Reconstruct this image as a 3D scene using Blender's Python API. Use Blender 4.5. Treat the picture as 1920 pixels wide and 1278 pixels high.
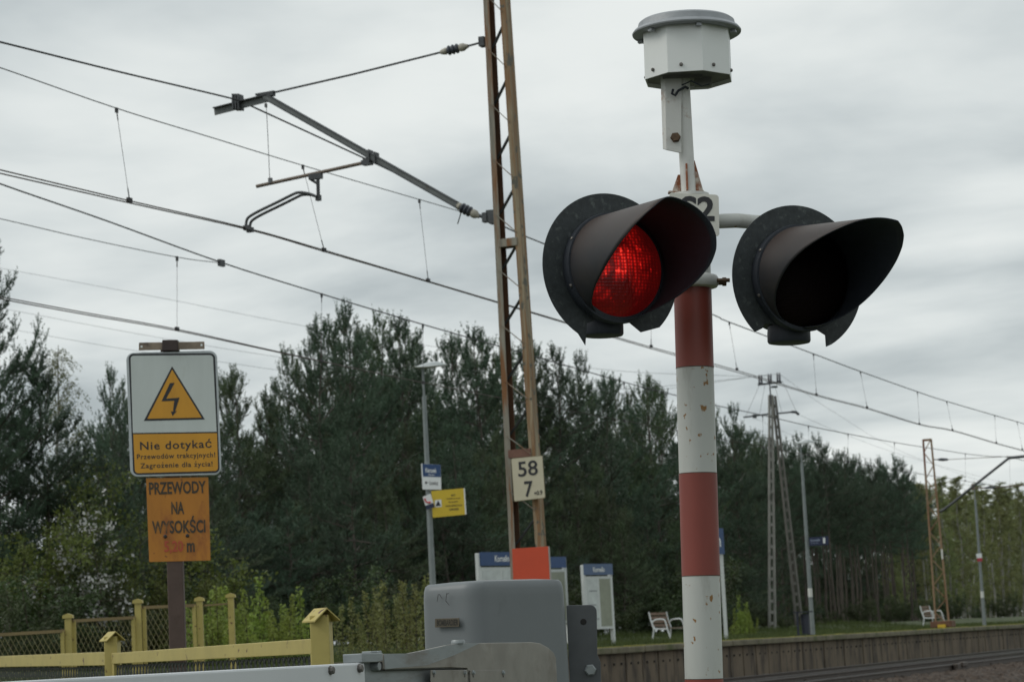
import bpy, bmesh, math, random
import numpy as np
from math import radians as RAD
from mathutils import Vector as V

random.seed(7)
rng = np.random.default_rng(11)
for o in list(bpy.data.objects):
    bpy.data.objects.remove(o)
S = bpy.context.scene
COL = S.collection

# ------------------------------------------------------------------ camera
FPX = 4600.0
EYE = 1.2
pit = math.atan(573 / FPX)
rol = 0.051
cp, sp = math.cos(pit), math.sin(pit)
Fv = V((0, cp, sp))
U0 = V((0, -sp, cp))
R0 = V((1, 0, 0))
Rv = R0 * math.cos(rol) - U0 * math.sin(rol)
Uv = R0 * math.sin(rol) + U0 * math.cos(rol)
CAM = V((0, 0, EYE))
cd = bpy.data.cameras.new('camera')
cam = bpy.data.objects.new('camera', cd)
COL.objects.link(cam)
from mathutils import Matrix
M4 = Matrix(((Rv.x, Uv.x, -Fv.x, 0), (Rv.y, Uv.y, -Fv.y, 0), (Rv.z, Uv.z, -Fv.z, EYE), (0, 0, 0, 1)))
cam.matrix_world = M4
cd.sensor_width = 36
cd.lens = FPX / 1920 * 36
cd.clip_start = 0.05
cd.clip_end = 5000
cd.dof.use_dof = True
cd.dof.focus_distance = 7.5
cd.dof.aperture_fstop = 13
S.camera = cam
S.render.engine = 'CYCLES'

# ------------------------------------------------------------------ world, sun, exposure
SUN_EL, SUN_AZ = RAD(42), RAD(262)
w = bpy.data.worlds.new('World')
S.world = w
w.use_nodes = True
nt = w.node_tree
for n in list(nt.nodes):
    nt.nodes.remove(n)
def N(t, **k):
    n = nt.nodes.new(t)
    for a, b in k.items():
        setattr(n, a, b)
    return n
def Lk(a, b):
    nt.links.new(a, b)
out = N('ShaderNodeOutputWorld')
bg = N('ShaderNodeBackground')
bg.inputs[1].default_value = 0.1
sky = N('ShaderNodeTexSky', sky_type='NISHITA')
sky.sun_disc = False
sky.sun_elevation = SUN_EL
sky.sun_rotation = SUN_AZ
tc = N('ShaderNodeTexCoord')
sep = N('ShaderNodeSeparateXYZ')
Lk(tc.outputs['Generated'], sep.inputs[0])
zc = N('ShaderNodeMath', operation='MAXIMUM'); Lk(sep.outputs[2], zc.inputs[0]); zc.inputs[1].default_value = 0.0
za = N('ShaderNodeMath', operation='ADD'); Lk(zc.outputs[0], za.inputs[0]); za.inputs[1].default_value = 0.11
dx = N('ShaderNodeMath', operation='DIVIDE'); Lk(sep.outputs[0], dx.inputs[0]); Lk(za.outputs[0], dx.inputs[1])
dy = N('ShaderNodeMath', operation='DIVIDE'); Lk(sep.outputs[1], dy.inputs[0]); Lk(za.outputs[0], dy.inputs[1])
cmb = N('ShaderNodeCombineXYZ'); Lk(dx.outputs[0], cmb.inputs[0]); Lk(dy.outputs[0], cmb.inputs[1])
mp = N('ShaderNodeMapping'); mp.inputs['Scale'].default_value = (1.0, 0.85, 1); mp.inputs['Location'].default_value = (3.3, 1.7, 0)
mp.inputs['Rotation'].default_value = (0, 0, 0.25)
Lk(cmb.outputs[0], mp.inputs[0])
n1 = N('ShaderNodeTexNoise'); n1.inputs['Scale'].default_value = 1.15; n1.inputs['Detail'].default_value = 6; n1.inputs['Roughness'].default_value = 0.5
n1.inputs['Distortion'].default_value = 0.3
Lk(mp.outputs[0], n1.inputs[0])
n2 = N('ShaderNodeTexNoise'); n2.inputs['Scale'].default_value = 3.0; n2.inputs['Detail'].default_value = 5; n2.inputs['Distortion'].default_value = 0.4
Lk(mp.outputs[0], n2.inputs[0])
nm = N('ShaderNodeMix', data_type='FLOAT'); nm.inputs[0].default_value = 0.15
Lk(n1.outputs[0], nm.inputs[2]); Lk(n2.outputs[0], nm.inputs[3])
cr = N('ShaderNodeValToRGB')
cr.color_ramp.interpolation = 'B_SPLINE'
e = cr.color_ramp.elements
e[0].position = 0.38; e[0].color = (0.36, 0.405, 0.42, 1)
e[1].position = 0.63; e[1].color = (0.79, 0.82, 0.80, 1)
m_ = cr.color_ramp.elements.new(0.50); m_.color = (0.59, 0.637, 0.64, 1)
Lk(nm.outputs[0], cr.inputs[0])
# overcast luminance: brighter towards the zenith (CIE overcast sky)
zr = N('ShaderNodeMapRange'); zr.inputs[1].default_value = 0.25; zr.inputs[2].default_value = 1.0
zr.inputs[3].default_value = 10.9; zr.inputs[4].default_value = 15.0
Lk(zc.outputs[0], zr.inputs[0])
vm = N('ShaderNodeVectorMath', operation='SCALE')
Lk(cr.outputs[0], vm.inputs[0]); Lk(zr.outputs[0], vm.inputs[3])
mx = N('ShaderNodeMix', data_type='RGBA'); mx.inputs[0].default_value = 0.95
Lk(sky.outputs[0], mx.inputs[6]); Lk(vm.outputs[0], mx.inputs[7])
Lk(mx.outputs[2], bg.inputs[0]); Lk(bg.outputs[0], out.inputs[0])

sl = bpy.data.lights.new('sun', 'SUN')
sl.energy = 1.0
sl.angle = RAD(25)
sl.color = (1, 0.96, 0.9)
so = bpy.data.objects.new('sun', sl)
COL.objects.link(so)
sd = V((math.sin(SUN_AZ) * math.cos(SUN_EL), math.cos(SUN_AZ) * math.cos(SUN_EL), math.sin(SUN_EL)))
so.rotation_euler = sd.to_track_quat('Z', 'Y').to_euler()
so.location = (0, 0, 30)
S.view_settings.view_transform = 'Standard'
S.view_settings.look = 'None'
S.view_settings.exposure = 0
S.view_settings.gamma = 1

# ------------------------------------------------------------------ survey helpers: photo sight lines meeting real planes
def ray(x, y):
    return Fv + Rv * ((x - 960) / FPX) + Uv * ((639 - y) / FPX)
DV = ray(2900, 1116); DV.z = 0; DV.normalize()          # track direction
NV = V((-DV.y, DV.x, 0))                                 # across the tracks, away from the road
def PY(x, y, Y):
    d = ray(x, y); return CAM + d * (Y / d.y)
def PP(x, y, p):
    d = ray(x, y); return CAM + d * (p / d.dot(NV))
def PT(x, y, t):
    d = ray(x, y); return CAM + d * (t / d.dot(DV))
def PQ(x, y, o, n):
    d = ray(x, y); return CAM + d * ((o - CAM).dot(n) / d.dot(n))
def TP(t, p, z=0.0):
    v = DV * t + NV * p; return V((v.x, v.y, z))
def tof(v): return v.x * DV.x + v.y * DV.y
def pof(v): return v.x * NV.x + v.y * NV.y
Z3 = V((0, 0, 1))

# ------------------------------------------------------------------ materials
MATS = {}
def mat(name, col, rough=0.6, metal=0.0, var=0.15, scale=8.0, bump=0.0, dirt=None, dirt_amt=0.0, dirt_scale=6.0,
        stretch=(1, 1, 1), spec=0.5, trans=0.0, objrand=0.0, spots=None, spot_scale=60, spot_thr=0.72, coat=0.0, bscale=None):
    m = bpy.data.materials.new(name)
    m.use_nodes = True
    t = m.node_tree
    b = t.nodes['Principled BSDF']
    b.inputs['Roughness'].default_value = rough
    b.inputs['Metallic'].default_value = metal
    b.inputs['Specular IOR Level'].default_value = spec
    b.inputs['Coat Weight'].default_value = coat
    L = t.links.new
    co = t.nodes.new('ShaderNodeTexCoord')
    mpn = t.nodes.new('ShaderNodeMapping'); mpn.inputs['Scale'].default_value = stretch
    L(co.outputs['Object'], mpn.inputs[0])
    nz = t.nodes.new('ShaderNodeTexNoise'); nz.inputs['Scale'].default_value = scale; nz.inputs['Detail'].default_value = 8
    nz.inputs['Roughness'].default_value = 0.6
    L(mpn.outputs[0], nz.inputs[0])
    mr = t.nodes.new('ShaderNodeMapRange')
    mr.inputs[1].default_value = 0.3; mr.inputs[2].default_value = 0.7
    mr.inputs[3].default_value = 1 - var; mr.inputs[4].default_value = 1 + var
    L(nz.outputs[0], mr.inputs[0])
    sc = t.nodes.new('ShaderNodeVectorMath'); sc.operation = 'SCALE'
    sc.inputs[0].default_value = col[:3]
    L(mr.outputs[0], sc.inputs[3])
    cur = sc.outputs[0]
    if objrand:
        oi = t.nodes.new('ShaderNodeObjectInfo')
        hs = t.nodes.new('ShaderNodeHueSaturation')
        r1 = t.nodes.new('ShaderNodeMapRange'); r1.inputs[3].default_value = 0.5 - 0.04 * objrand; r1.inputs[4].default_value = 0.5 + 0.03 * objrand
        r2 = t.nodes.new('ShaderNodeMapRange'); r2.inputs[3].default_value = 1 - 0.4 * objrand; r2.inputs[4].default_value = 1 + 0.4 * objrand
        L(oi.outputs['Random'], r1.inputs[0]); L(oi.outputs['Random'], r2.inputs[0])
        L(r1.outputs[0], hs.inputs['Hue']); L(r2.outputs[0], hs.inputs['Value'])
        L(cur, hs.inputs['Color']); cur = hs.outputs[0]
    def over(cur, colr, sca, lo, hi, st=(1, 1, 1), det=6):
        mp2 = t.nodes.new('ShaderNodeMapping'); mp2.inputs['Scale'].default_value = st
        mp2.inputs['Location'].default_value = (random.random() * 9, random.random() * 9, random.random() * 9)
        L(co.outputs['Object'], mp2.inputs[0])
        n = t.nodes.new('ShaderNodeTexNoise'); n.inputs['Scale'].default_value = sca; n.inputs['Detail'].default_value = det
        n.inputs['Roughness'].default_value = 0.65
        L(mp2.outputs[0], n.inputs[0])
        r = t.nodes.new('ShaderNodeMapRange'); r.inputs[1].default_value = lo; r.inputs[2].default_value = hi
        L(n.outputs[0], r.inputs[0])
        x = t.nodes.new('ShaderNodeMix'); x.data_type = 'RGBA'
        L(r.outputs[0], x.inputs[0]); L(cur, x.inputs[6]); x.inputs[7].default_value = (*colr, 1)
        return x.outputs[2]
    if dirt:
        thr = 0.78 - 0.5 * dirt_amt
        cur = over(cur, dirt, dirt_scale, thr, thr + 0.14, stretch)
    if spots:
        cur = over(cur, spots, spot_scale, spot_thr, spot_thr + 0.05, (1, 1, .8), 2)
    L(cur, b.inputs['Base Color'])
    if bump:
        bp = t.nodes.new('ShaderNodeBump'); bp.inputs['Strength'].default_value = bump; bp.inputs['Distance'].default_value = 0.01
        nb = t.nodes.new('ShaderNodeTexNoise'); nb.inputs['Scale'].default_value = bscale or scale * 4; nb.inputs['Detail'].default_value = 6
        L(mpn.outputs[0], nb.inputs[0]); L(nb.outputs[0], bp.inputs['Height']); L(bp.outputs[0], b.inputs['Normal'])
    if trans:
        # thin leaf: some light passes through
        tr = t.nodes.new('ShaderNodeBsdfTranslucent'); L(cur, tr.inputs[0])
        ms = t.nodes.new('ShaderNodeMixShader'); ms.inputs[0].default_value = trans
        L(b.outputs[0], ms.inputs[1]); L(tr.outputs[0], ms.inputs[2])
        L(ms.outputs[0], t.nodes['Material Output'].inputs[0])
    MATS[name] = m
    return m

RUST = (0.13, 0.045, 0.018)
WHITE = mat('white_paint', (0.47, 0.48, 0.45), .45, 0, .06, 5, .06, dirt=(0.31, 0.30, 0.265), dirt_amt=.5, dirt_scale=5, stretch=(1.6, 1.6, .35), spots=(0.24, 0.12, 0.03), spot_scale=42, spot_thr=.645)
WHITEC = mat('white_enamel', (0.74, 0.76, 0.74), .38, 0, .04, 4, .02, dirt=(0.5, 0.5, 0.46), dirt_amt=.2, dirt_scale=7)
WHITER = mat('white_paint_rusting', (0.6, 0.6, 0.57), .5, 0, .08, 8, .1, dirt=(0.27, 0.105, 0.035), dirt_amt=.46, dirt_scale=13)
GUSS = mat('rusted_gusset', (0.5, 0.46, 0.4), .7, 0, .15, 20, .3, dirt=(0.22, 0.07, 0.025), dirt_amt=.8, dirt_scale=22)
LIDM = mat('lid_grey', (0.29, 0.305, 0.32), .5, .2, .15, 14, .1, dirt=(0.1, 0.11, 0.11), dirt_amt=.3)
DARKG = mat('canister_base_dark', (0.2, 0.2, 0.19), .7, 0, .25, 10)
BLACK = mat('visor_black', (0.030, 0.035, 0.044), .5, 0, .2, 6, .04, spec=.25)
BOARD = mat('board_weathered', (0.030, 0.036, 0.038), .62, 0, .3, 60, .1, dirt=(0.09, 0.105, 0.1), dirt_amt=.42, dirt_scale=45, spec=.4)
BOLT = mat('bolt_steel', (0.16, 0.15, 0.14), .45, .7, .2, 40, .1, dirt=RUST, dirt_amt=.25, dirt_scale=50)
BOLTR = mat('bolt_rusty', (0.12, 0.075, 0.045), .6, .4, .3, 60, .2)
PLATEW = mat('plate_enamel', (0.66, 0.65, 0.58), .4, 0, .05, 6, dirt=(0.45, 0.42, 0.34), dirt_amt=.25, dirt_scale=10)
INK = mat('ink_black', (0.018, 0.019, 0.022), .5, 0, .1)
INKF = mat('ink_faded', (0.045, 0.035, 0.022), .6, 0, .2, 20, dirt=(0.28, 0.12, 0.025), dirt_amt=.42, dirt_scale=9)
INKR = mat('ink_red', (0.40, 0.07, 0.03), .6, 0, .2, 20, dirt=(0.40, 0.16, 0.03), dirt_amt=.45, dirt_scale=14)
INKW = mat('ink_white', (0.75, 0.77, 0.77), .5, 0, .03)
HOOD = mat('hood_grey', (0.150, 0.166, 0.172), .5, 0, .07, 3, .05, dirt=(0.105, 0.12, 0.125), dirt_amt=.3, dirt_scale=4, coat=.05, spots=(.08, .085, .09), spot_scale=30, spot_thr=.76)
GALV = mat('galvanised', (0.26, 0.285, 0.29), .48, .35, .16, 9, .05, dirt=(0.17, 0.15, 0.125), dirt_amt=.5, dirt_scale=3.5, stretch=(.5, .5, 2.2))
GALVW = mat('galvanised_warm', (0.25, 0.235, 0.205), .5, .3, .16, 9, .05, dirt=(0.16, 0.135, 0.11), dirt_amt=.4, dirt_scale=4)
GALVP = mat('lamp_post_grey', (0.2, 0.225, 0.225), .55, .2, .12, 6, .03)
SLOT = mat('slot_dark', (0.015, 0.014, 0.013), .8)
DKPL = mat('dark_grey_plate', (0.08, 0.087, 0.093), .5, .1, .15, 8, .08)
BRONZE = mat('name_plate_bronze', (0.1, 0.085, 0.06), .5, .3, .2, 30)
BRONZ2 = mat('name_plate_letters', (0.02, 0.018, 0.014), .6)
BOOM = mat('boom_white', (0.58, 0.60, 0.61), .3, 0, .03, 4)
BOOMR = mat('boom_red', (0.26, 0.02, 0.03), .35, 0, .08)
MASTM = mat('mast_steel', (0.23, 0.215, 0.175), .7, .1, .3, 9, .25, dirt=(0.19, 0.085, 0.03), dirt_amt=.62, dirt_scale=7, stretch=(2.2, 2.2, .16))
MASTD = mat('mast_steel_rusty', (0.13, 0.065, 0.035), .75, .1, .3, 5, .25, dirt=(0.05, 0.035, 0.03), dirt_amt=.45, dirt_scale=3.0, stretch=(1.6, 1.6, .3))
MASTF = mat('far_mast_steel', (0.24, 0.16, 0.095), .75, .1, .25, 4, .2, dirt=(0.17, 0.06, 0.025), dirt_amt=.55, dirt_scale=2.2, stretch=(1.6, 1.6, .3))
STEELD = mat('bracket_steel_dark', (0.07, 0.075, 0.08), .55, .4, .2, 12, .1)
STEELG = mat('bracket_steel_grey', (0.13, 0.14, 0.14), .55, .4, .2, 8, .1, dirt=(0.1, 0.075, 0.05), dirt_amt=.35, dirt_scale=7)
TUBEB = mat('tube_brown', (0.16, 0.125, 0.1), .6, .2, .2, 10)
INSB = mat('insulator_dark', (0.05, 0.055, 0.07), .3, 0, .2, 20, coat=.2)
INSW = mat('insulator_collar', (0.33, 0.31, 0.26), .6, 0, .2, 15)
WIRE = mat('wire_dark', (0.045, 0.045, 0.048), .6, .4, .1)
WIREL = mat('wire_grey', (0.14, 0.145, 0.15), .6, .3, .1)
WIREB = mat('wire_copper_dark', (0.075, 0.055, 0.045), .5, .5, .1)
KMP = mat('km_plate_cream', (0.50, 0.46, 0.34), .5, 0, .05, 5, dirt=(0.36, 0.31, 0.2), dirt_amt=.3, dirt_scale=6)
REDP = mat('red_panel', (0.52, 0.06, 0.018), .5, 0, .06, 4, dirt=(0.45, 0.05, 0.015), dirt_amt=.3, dirt_scale=4)
SIGNW = mat('sign_white_film', (0.52, 0.56, 0.545), .35, 0, .05, 5, dirt=(.44, .47, .44), dirt_amt=.3, dirt_scale=5, stretch=(2, 1, .5))
SIGNY = mat('sign_amber_film', (0.58, 0.275, 0.016), .4, 0, .06, 6, dirt=(.45, .2, .012), dirt_amt=.3, dirt_scale=5, stretch=(2, 1, .6))
SIGNRIM = mat('sign_rim_grey', (0.42, 0.45, 0.46), .4, .4, .08, 12)
ORANGE = mat('sign_orange_faded', (0.44, 0.175, 0.022), .65, 0, .12, 5, dirt=(0.30, 0.10, 0.02), dirt_amt=.5, dirt_scale=5, bump=.05, stretch=(1.5, 1, .5), spots=(.2, .07, .02), spot_scale=30, spot_thr=.68)
POSTBR = mat('post_brown', (0.085, 0.055, 0.045), .65, .1, .15, 8, .15, dirt=(0.06, 0.035, 0.025), dirt_amt=.4, dirt_scale=7)
BARRUST = mat('bar_rusty', (0.24, 0.19, 0.145), .7, .1, .3, 12, .2, dirt=(0.05, 0.03, 0.025), dirt_amt=.5, dirt_scale=14)
YELL = mat('yellow_paint', (0.42, 0.345, 0.105), .55, 0, .09, 6, .1, dirt=(0.33, 0.26, 0.09), dirt_amt=.3, dirt_scale=6, spots=(.09, .035, .025), spot_scale=18, spot_thr=.655)
YELLB = mat('yellow_brown_paint', (0.22, 0.16, 0.07), .6, 0, .15, 6)
MESHD = mat('mesh_wire_dark', (0.055, 0.06, 0.055), .6, .3, .15)
MESHY = mat('mesh_wire_yellow', (0.30, 0.27, 0.13), .6, 0, .2)
BLUE = mat('sign_blue', (0.02, 0.06, 0.165), .4, 0, .05)
BLUEL = mat('sign_blue_pale', (0.07, 0.115, 0.21), .4, 0, .05)
NAVY = mat('sign_navy', (0.012, 0.02, 0.06), .4, 0, .05)
SGNY = mat('notice_yellow', (0.62, 0.44, 0.03), .5, 0, .04, 8, dirt=(.5, .34, .03), dirt_amt=.2)
PHONER = mat('phone_red', (0.55, 0.03, 0.05), .5)
BWHITE = mat('board_white_frame', (0.55, 0.58, 0.57), .45, 0, .05, 5)
PAPER = mat('paper_white', (0.5, 0.54, 0.53), .7, 0, .12, 6)
PAPERG = mat('paper_greenish', (0.26, 0.28, 0.22), .7, 0, .1, 5)
SLAT = mat('bench_slat_brown', (0.17, 0.105, 0.065), .6, 0, .25, 8, .1)
BENW = mat('bench_frame_white', (0.62, 0.65, 0.65), .45, 0, .05)
BINM = mat('bin_navy', (0.02, 0.024, 0.04), .5, 0, .1)
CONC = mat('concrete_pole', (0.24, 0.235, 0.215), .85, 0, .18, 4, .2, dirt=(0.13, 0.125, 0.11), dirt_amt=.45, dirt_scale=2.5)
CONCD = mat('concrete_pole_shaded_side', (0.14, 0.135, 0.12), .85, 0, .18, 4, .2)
PLATF = mat('platform_planks', (0.14, 0.108, 0.074), .9, 0, .25, 1.6, .3, dirt=(0.055, 0.043, 0.032), dirt_amt=.6, dirt_scale=2.6, stretch=(1, 1, .3))
PLATC = mat('platform_coping', (0.15, 0.135, 0.09), .9, 0, .3, 3, .3, dirt=(0.075, 0.09, 0.03), dirt_amt=.55, dirt_scale=1.5)
MOSS = mat('platform_moss_line', (0.22, 0.2, 0.04), .9, 0, .3, 3, .3, dirt=(0.1, 0.11, 0.03), dirt_amt=.4, dirt_scale=3)
BALL = mat('ballast_stone', (0.06, 0.043, 0.032), .9, 0, .5, 14, .6, dirt=(0.03, 0.024, 0.02), dirt_amt=.5, dirt_scale=9)
RAILM = mat('rail_steel', (0.07, 0.055, 0.045), .6, .3, .25, 6, .2)
RAILT = mat('rail_head_worn', (0.085, 0.088, 0.09), .55, .6, .08, 5)
SLEEP = mat('sleeper_concrete', (0.16, 0.145, 0.125), .9, 0, .2, 5, .2)
ASPH = mat('asphalt', (0.05, 0.05, 0.05), .9, 0, .25, 12, .3)
SOIL = mat('ground_grass_soil', (0.05, 0.065, 0.022), .95, 0, .45, 1.5, .4, dirt=(0.06, 0.048, 0.03), dirt_amt=.38, dirt_scale=.8)
GRASS = mat('grass_blades', (0.066, 0.09, 0.022), .7, 0, .4, .8, trans=.35)
BARKP = mat('pine_bark', (0.075, 0.062, 0.052), .95, 0, .35, 5, .4, dirt=(0.095, 0.065, 0.045), dirt_amt=.4, dirt_scale=1.2, stretch=(1, 1, .3))
BARKB = mat('birch_bark', (0.22, 0.215, 0.185), .85, 0, .2, 6, .2, dirt=(0.06, 0.055, 0.05), dirt_amt=.38, dirt_scale=5, stretch=(1, 1, 2))
TWIG = mat('twig_brown', (0.07, 0.055, 0.04), .9, 0, .3, 6)
NEEDLE = mat('pine_needles', (0.054, 0.096, 0.054), .6, 0, .35, .9, trans=.18, objrand=.6)
NEEDLEF = mat('pine_needles_olive', (0.070, 0.102, 0.046), .6, 0, .35, .9, trans=.18, objrand=.6)
LEAFB = mat('birch_leaves', (0.20, 0.225, 0.085), .6, 0, .35, .8, trans=.4, objrand=.5)
LEAFD = mat('shrub_leaves_dark', (0.050, 0.075, 0.024), .6, 0, .4, .9, trans=.3, objrand=.7)
LEAFO = mat('shrub_leaves_olive', (0.115, 0.138, 0.03), .6, 0, .35, .9, trans=.35, objrand=.4)
LEAFY = mat('sapling_leaves', (0.24, 0.31, 0.06), .6, 0, .3, 1.2, trans=.4, objrand=.3)
LEAFY2 = mat('sapling_leaves_muted', (0.20, 0.215, 0.07), .6, 0, .3, 1.2, trans=.35, objrand=.3)
PETAL = mat('white_blossom', (0.5, 0.5, 0.48), .7, 0, .15, trans=.3)
CHALK = mat('white_mark', (0.6, 0.61, 0.58), .7, 0, .1)
YELBASE = mat('yellow_base_plate', (0.55, 0.37, 0.03), .6, 0, .1)
FRED = mat('flag_red', (0.4, 0.04, 0.06), .6)
GREYM = mat('lamp_head_grey', (0.5, 0.53, 0.53), .45, 0, .06, 5)

def gradient_paint(m, axis, colors):
    pass

def lens_mat(name, lit):
    m = bpy.data.materials.new(name); m.use_nodes = True
    t = m.node_tree; L = t.links.new
    b = t.nodes['Principled BSDF']
    b.inputs['Roughness'].default_value = .3 if lit else .6
    b.inputs['Specular IOR Level'].default_value = .3 if lit else .08
    b.inputs['Base Color'].default_value = (0.06, 0.003, 0.003, 1) if lit else (0.006, 0.003, 0.003, 1)
    co = t.nodes.new('ShaderNodeTexCoord')
    n = t.nodes.new('ShaderNodeTexVoronoi'); n.inputs['Scale'].default_value = 105; n.inputs['Randomness'].default_value = .18
    L(co.outputs['Object'], n.inputs[0])
    bp = t.nodes.new('ShaderNodeBump'); bp.inputs['Strength'].default_value = .6; bp.inputs['Distance'].default_value = .003
    L(n.outputs['Distance'], bp.inputs['Height']); L(bp.outputs[0], b.inputs['Normal'])
    if lit:
        def noise(sc, lo, hi, a, bb, loc=(0, 0, 0)):
            mpn = t.nodes.new('ShaderNodeMapping'); mpn.inputs['Location'].default_value = loc
            L(co.outputs['Object'], mpn.inputs[0])
            q = t.nodes.new('ShaderNodeTexNoise'); q.inputs['Scale'].default_value = sc; q.inputs['Detail'].default_value = 3
            L(mpn.outputs[0], q.inputs[0])
            r = t.nodes.new('ShaderNodeMapRange'); r.inputs[1].default_value = lo; r.inputs[2].default_value = hi
            r.inputs[3].default_value = a; r.inputs[4].default_value = bb
            L(q.outputs[0], r.inputs[0]); return r.outputs[0]
        def mul(a, bb):
            q = t.nodes.new('ShaderNodeMath'); q.operation = 'MULTIPLY'; L(a, q.inputs[0]); L(bb, q.inputs[1]); return q.outputs[0]
        def add(a, bb):
            q = t.nodes.new('ShaderNodeMath'); q.operation = 'ADD'; L(a, q.inputs[0]); L(bb, q.inputs[1]); return q.outputs[0]
        # radial falloff of the lamp behind the lens (object origin = lens centre)
        vl = t.nodes.new('ShaderNodeVectorMath'); vl.operation = 'LENGTH'; va = t.nodes.new('ShaderNodeVectorMath'); va.operation = 'ADD'; va.inputs[1].default_value = (.03, 0, -.012); L(co.outputs['Object'], va.inputs[0]); L(va.outputs[0], vl.inputs[0])
        rad = t.nodes.new('ShaderNodeMapRange'); rad.inputs[1].default_value = .04; rad.inputs[2].default_value = .135
        rad.inputs[3].default_value = 1.0; rad.inputs[4].default_value = .04
        L(vl.outputs['Value'], rad.inputs[0])
        vr = t.nodes.new('ShaderNodeMapRange'); vr.inputs[1].default_value = .0; vr.inputs[2].default_value = .55
        vr.inputs[3].default_value = 1.9; vr.inputs[4].default_value = .25
        L(n.outputs['Distance'], vr.inputs[0])
        base = mul(mul(noise(12, .42, .66, .03, .95), rad.outputs[0]), vr.outputs[0])
        spots = mul(mul(noise(34, .62, .74, 0, 2.6, (5, 2, 1)), rad.outputs[0]), vr.outputs[0])
        st = add(base, spots)
        cr_ = t.nodes.new('ShaderNodeValToRGB')
        el = cr_.color_ramp.elements
        el[0].position = 0; el[0].color = (0.03, 0.001, 0.001, 1)
        el[1].position = 1; el[1].color = (1.0, 0.05, 0.03, 1)
        q = el.new(.5); q.color = (0.55, 0.008, 0.006, 1)
        L(st, cr_.inputs[0])
        L(cr_.outputs[0], b.inputs['Emission Color'])
        b.inputs['Emission Strength'].default_value = .95
    return m
LENSON = lens_mat('lens_red_lit', True)
LENSOFF = lens_mat('lens_red_unlit', False)

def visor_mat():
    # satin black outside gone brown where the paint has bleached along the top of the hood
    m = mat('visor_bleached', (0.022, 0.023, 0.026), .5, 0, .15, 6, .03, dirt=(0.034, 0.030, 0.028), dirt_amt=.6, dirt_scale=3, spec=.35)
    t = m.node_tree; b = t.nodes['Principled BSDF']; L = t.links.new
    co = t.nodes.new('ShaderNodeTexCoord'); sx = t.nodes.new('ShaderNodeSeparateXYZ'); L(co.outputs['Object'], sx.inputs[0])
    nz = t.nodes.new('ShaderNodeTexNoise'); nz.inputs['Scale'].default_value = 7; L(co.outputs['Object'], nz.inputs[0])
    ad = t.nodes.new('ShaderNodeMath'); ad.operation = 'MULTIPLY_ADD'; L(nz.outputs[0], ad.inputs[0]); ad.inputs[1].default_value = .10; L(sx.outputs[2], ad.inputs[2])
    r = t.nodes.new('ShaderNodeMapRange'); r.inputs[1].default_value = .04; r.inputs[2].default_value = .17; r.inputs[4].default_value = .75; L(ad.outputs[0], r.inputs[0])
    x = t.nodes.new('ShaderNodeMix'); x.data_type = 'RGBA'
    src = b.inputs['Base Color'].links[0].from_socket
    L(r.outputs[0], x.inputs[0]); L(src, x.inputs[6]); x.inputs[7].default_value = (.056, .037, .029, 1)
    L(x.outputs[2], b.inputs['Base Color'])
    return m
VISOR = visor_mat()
# two skins: faded paint outside, plain black inside

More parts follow.
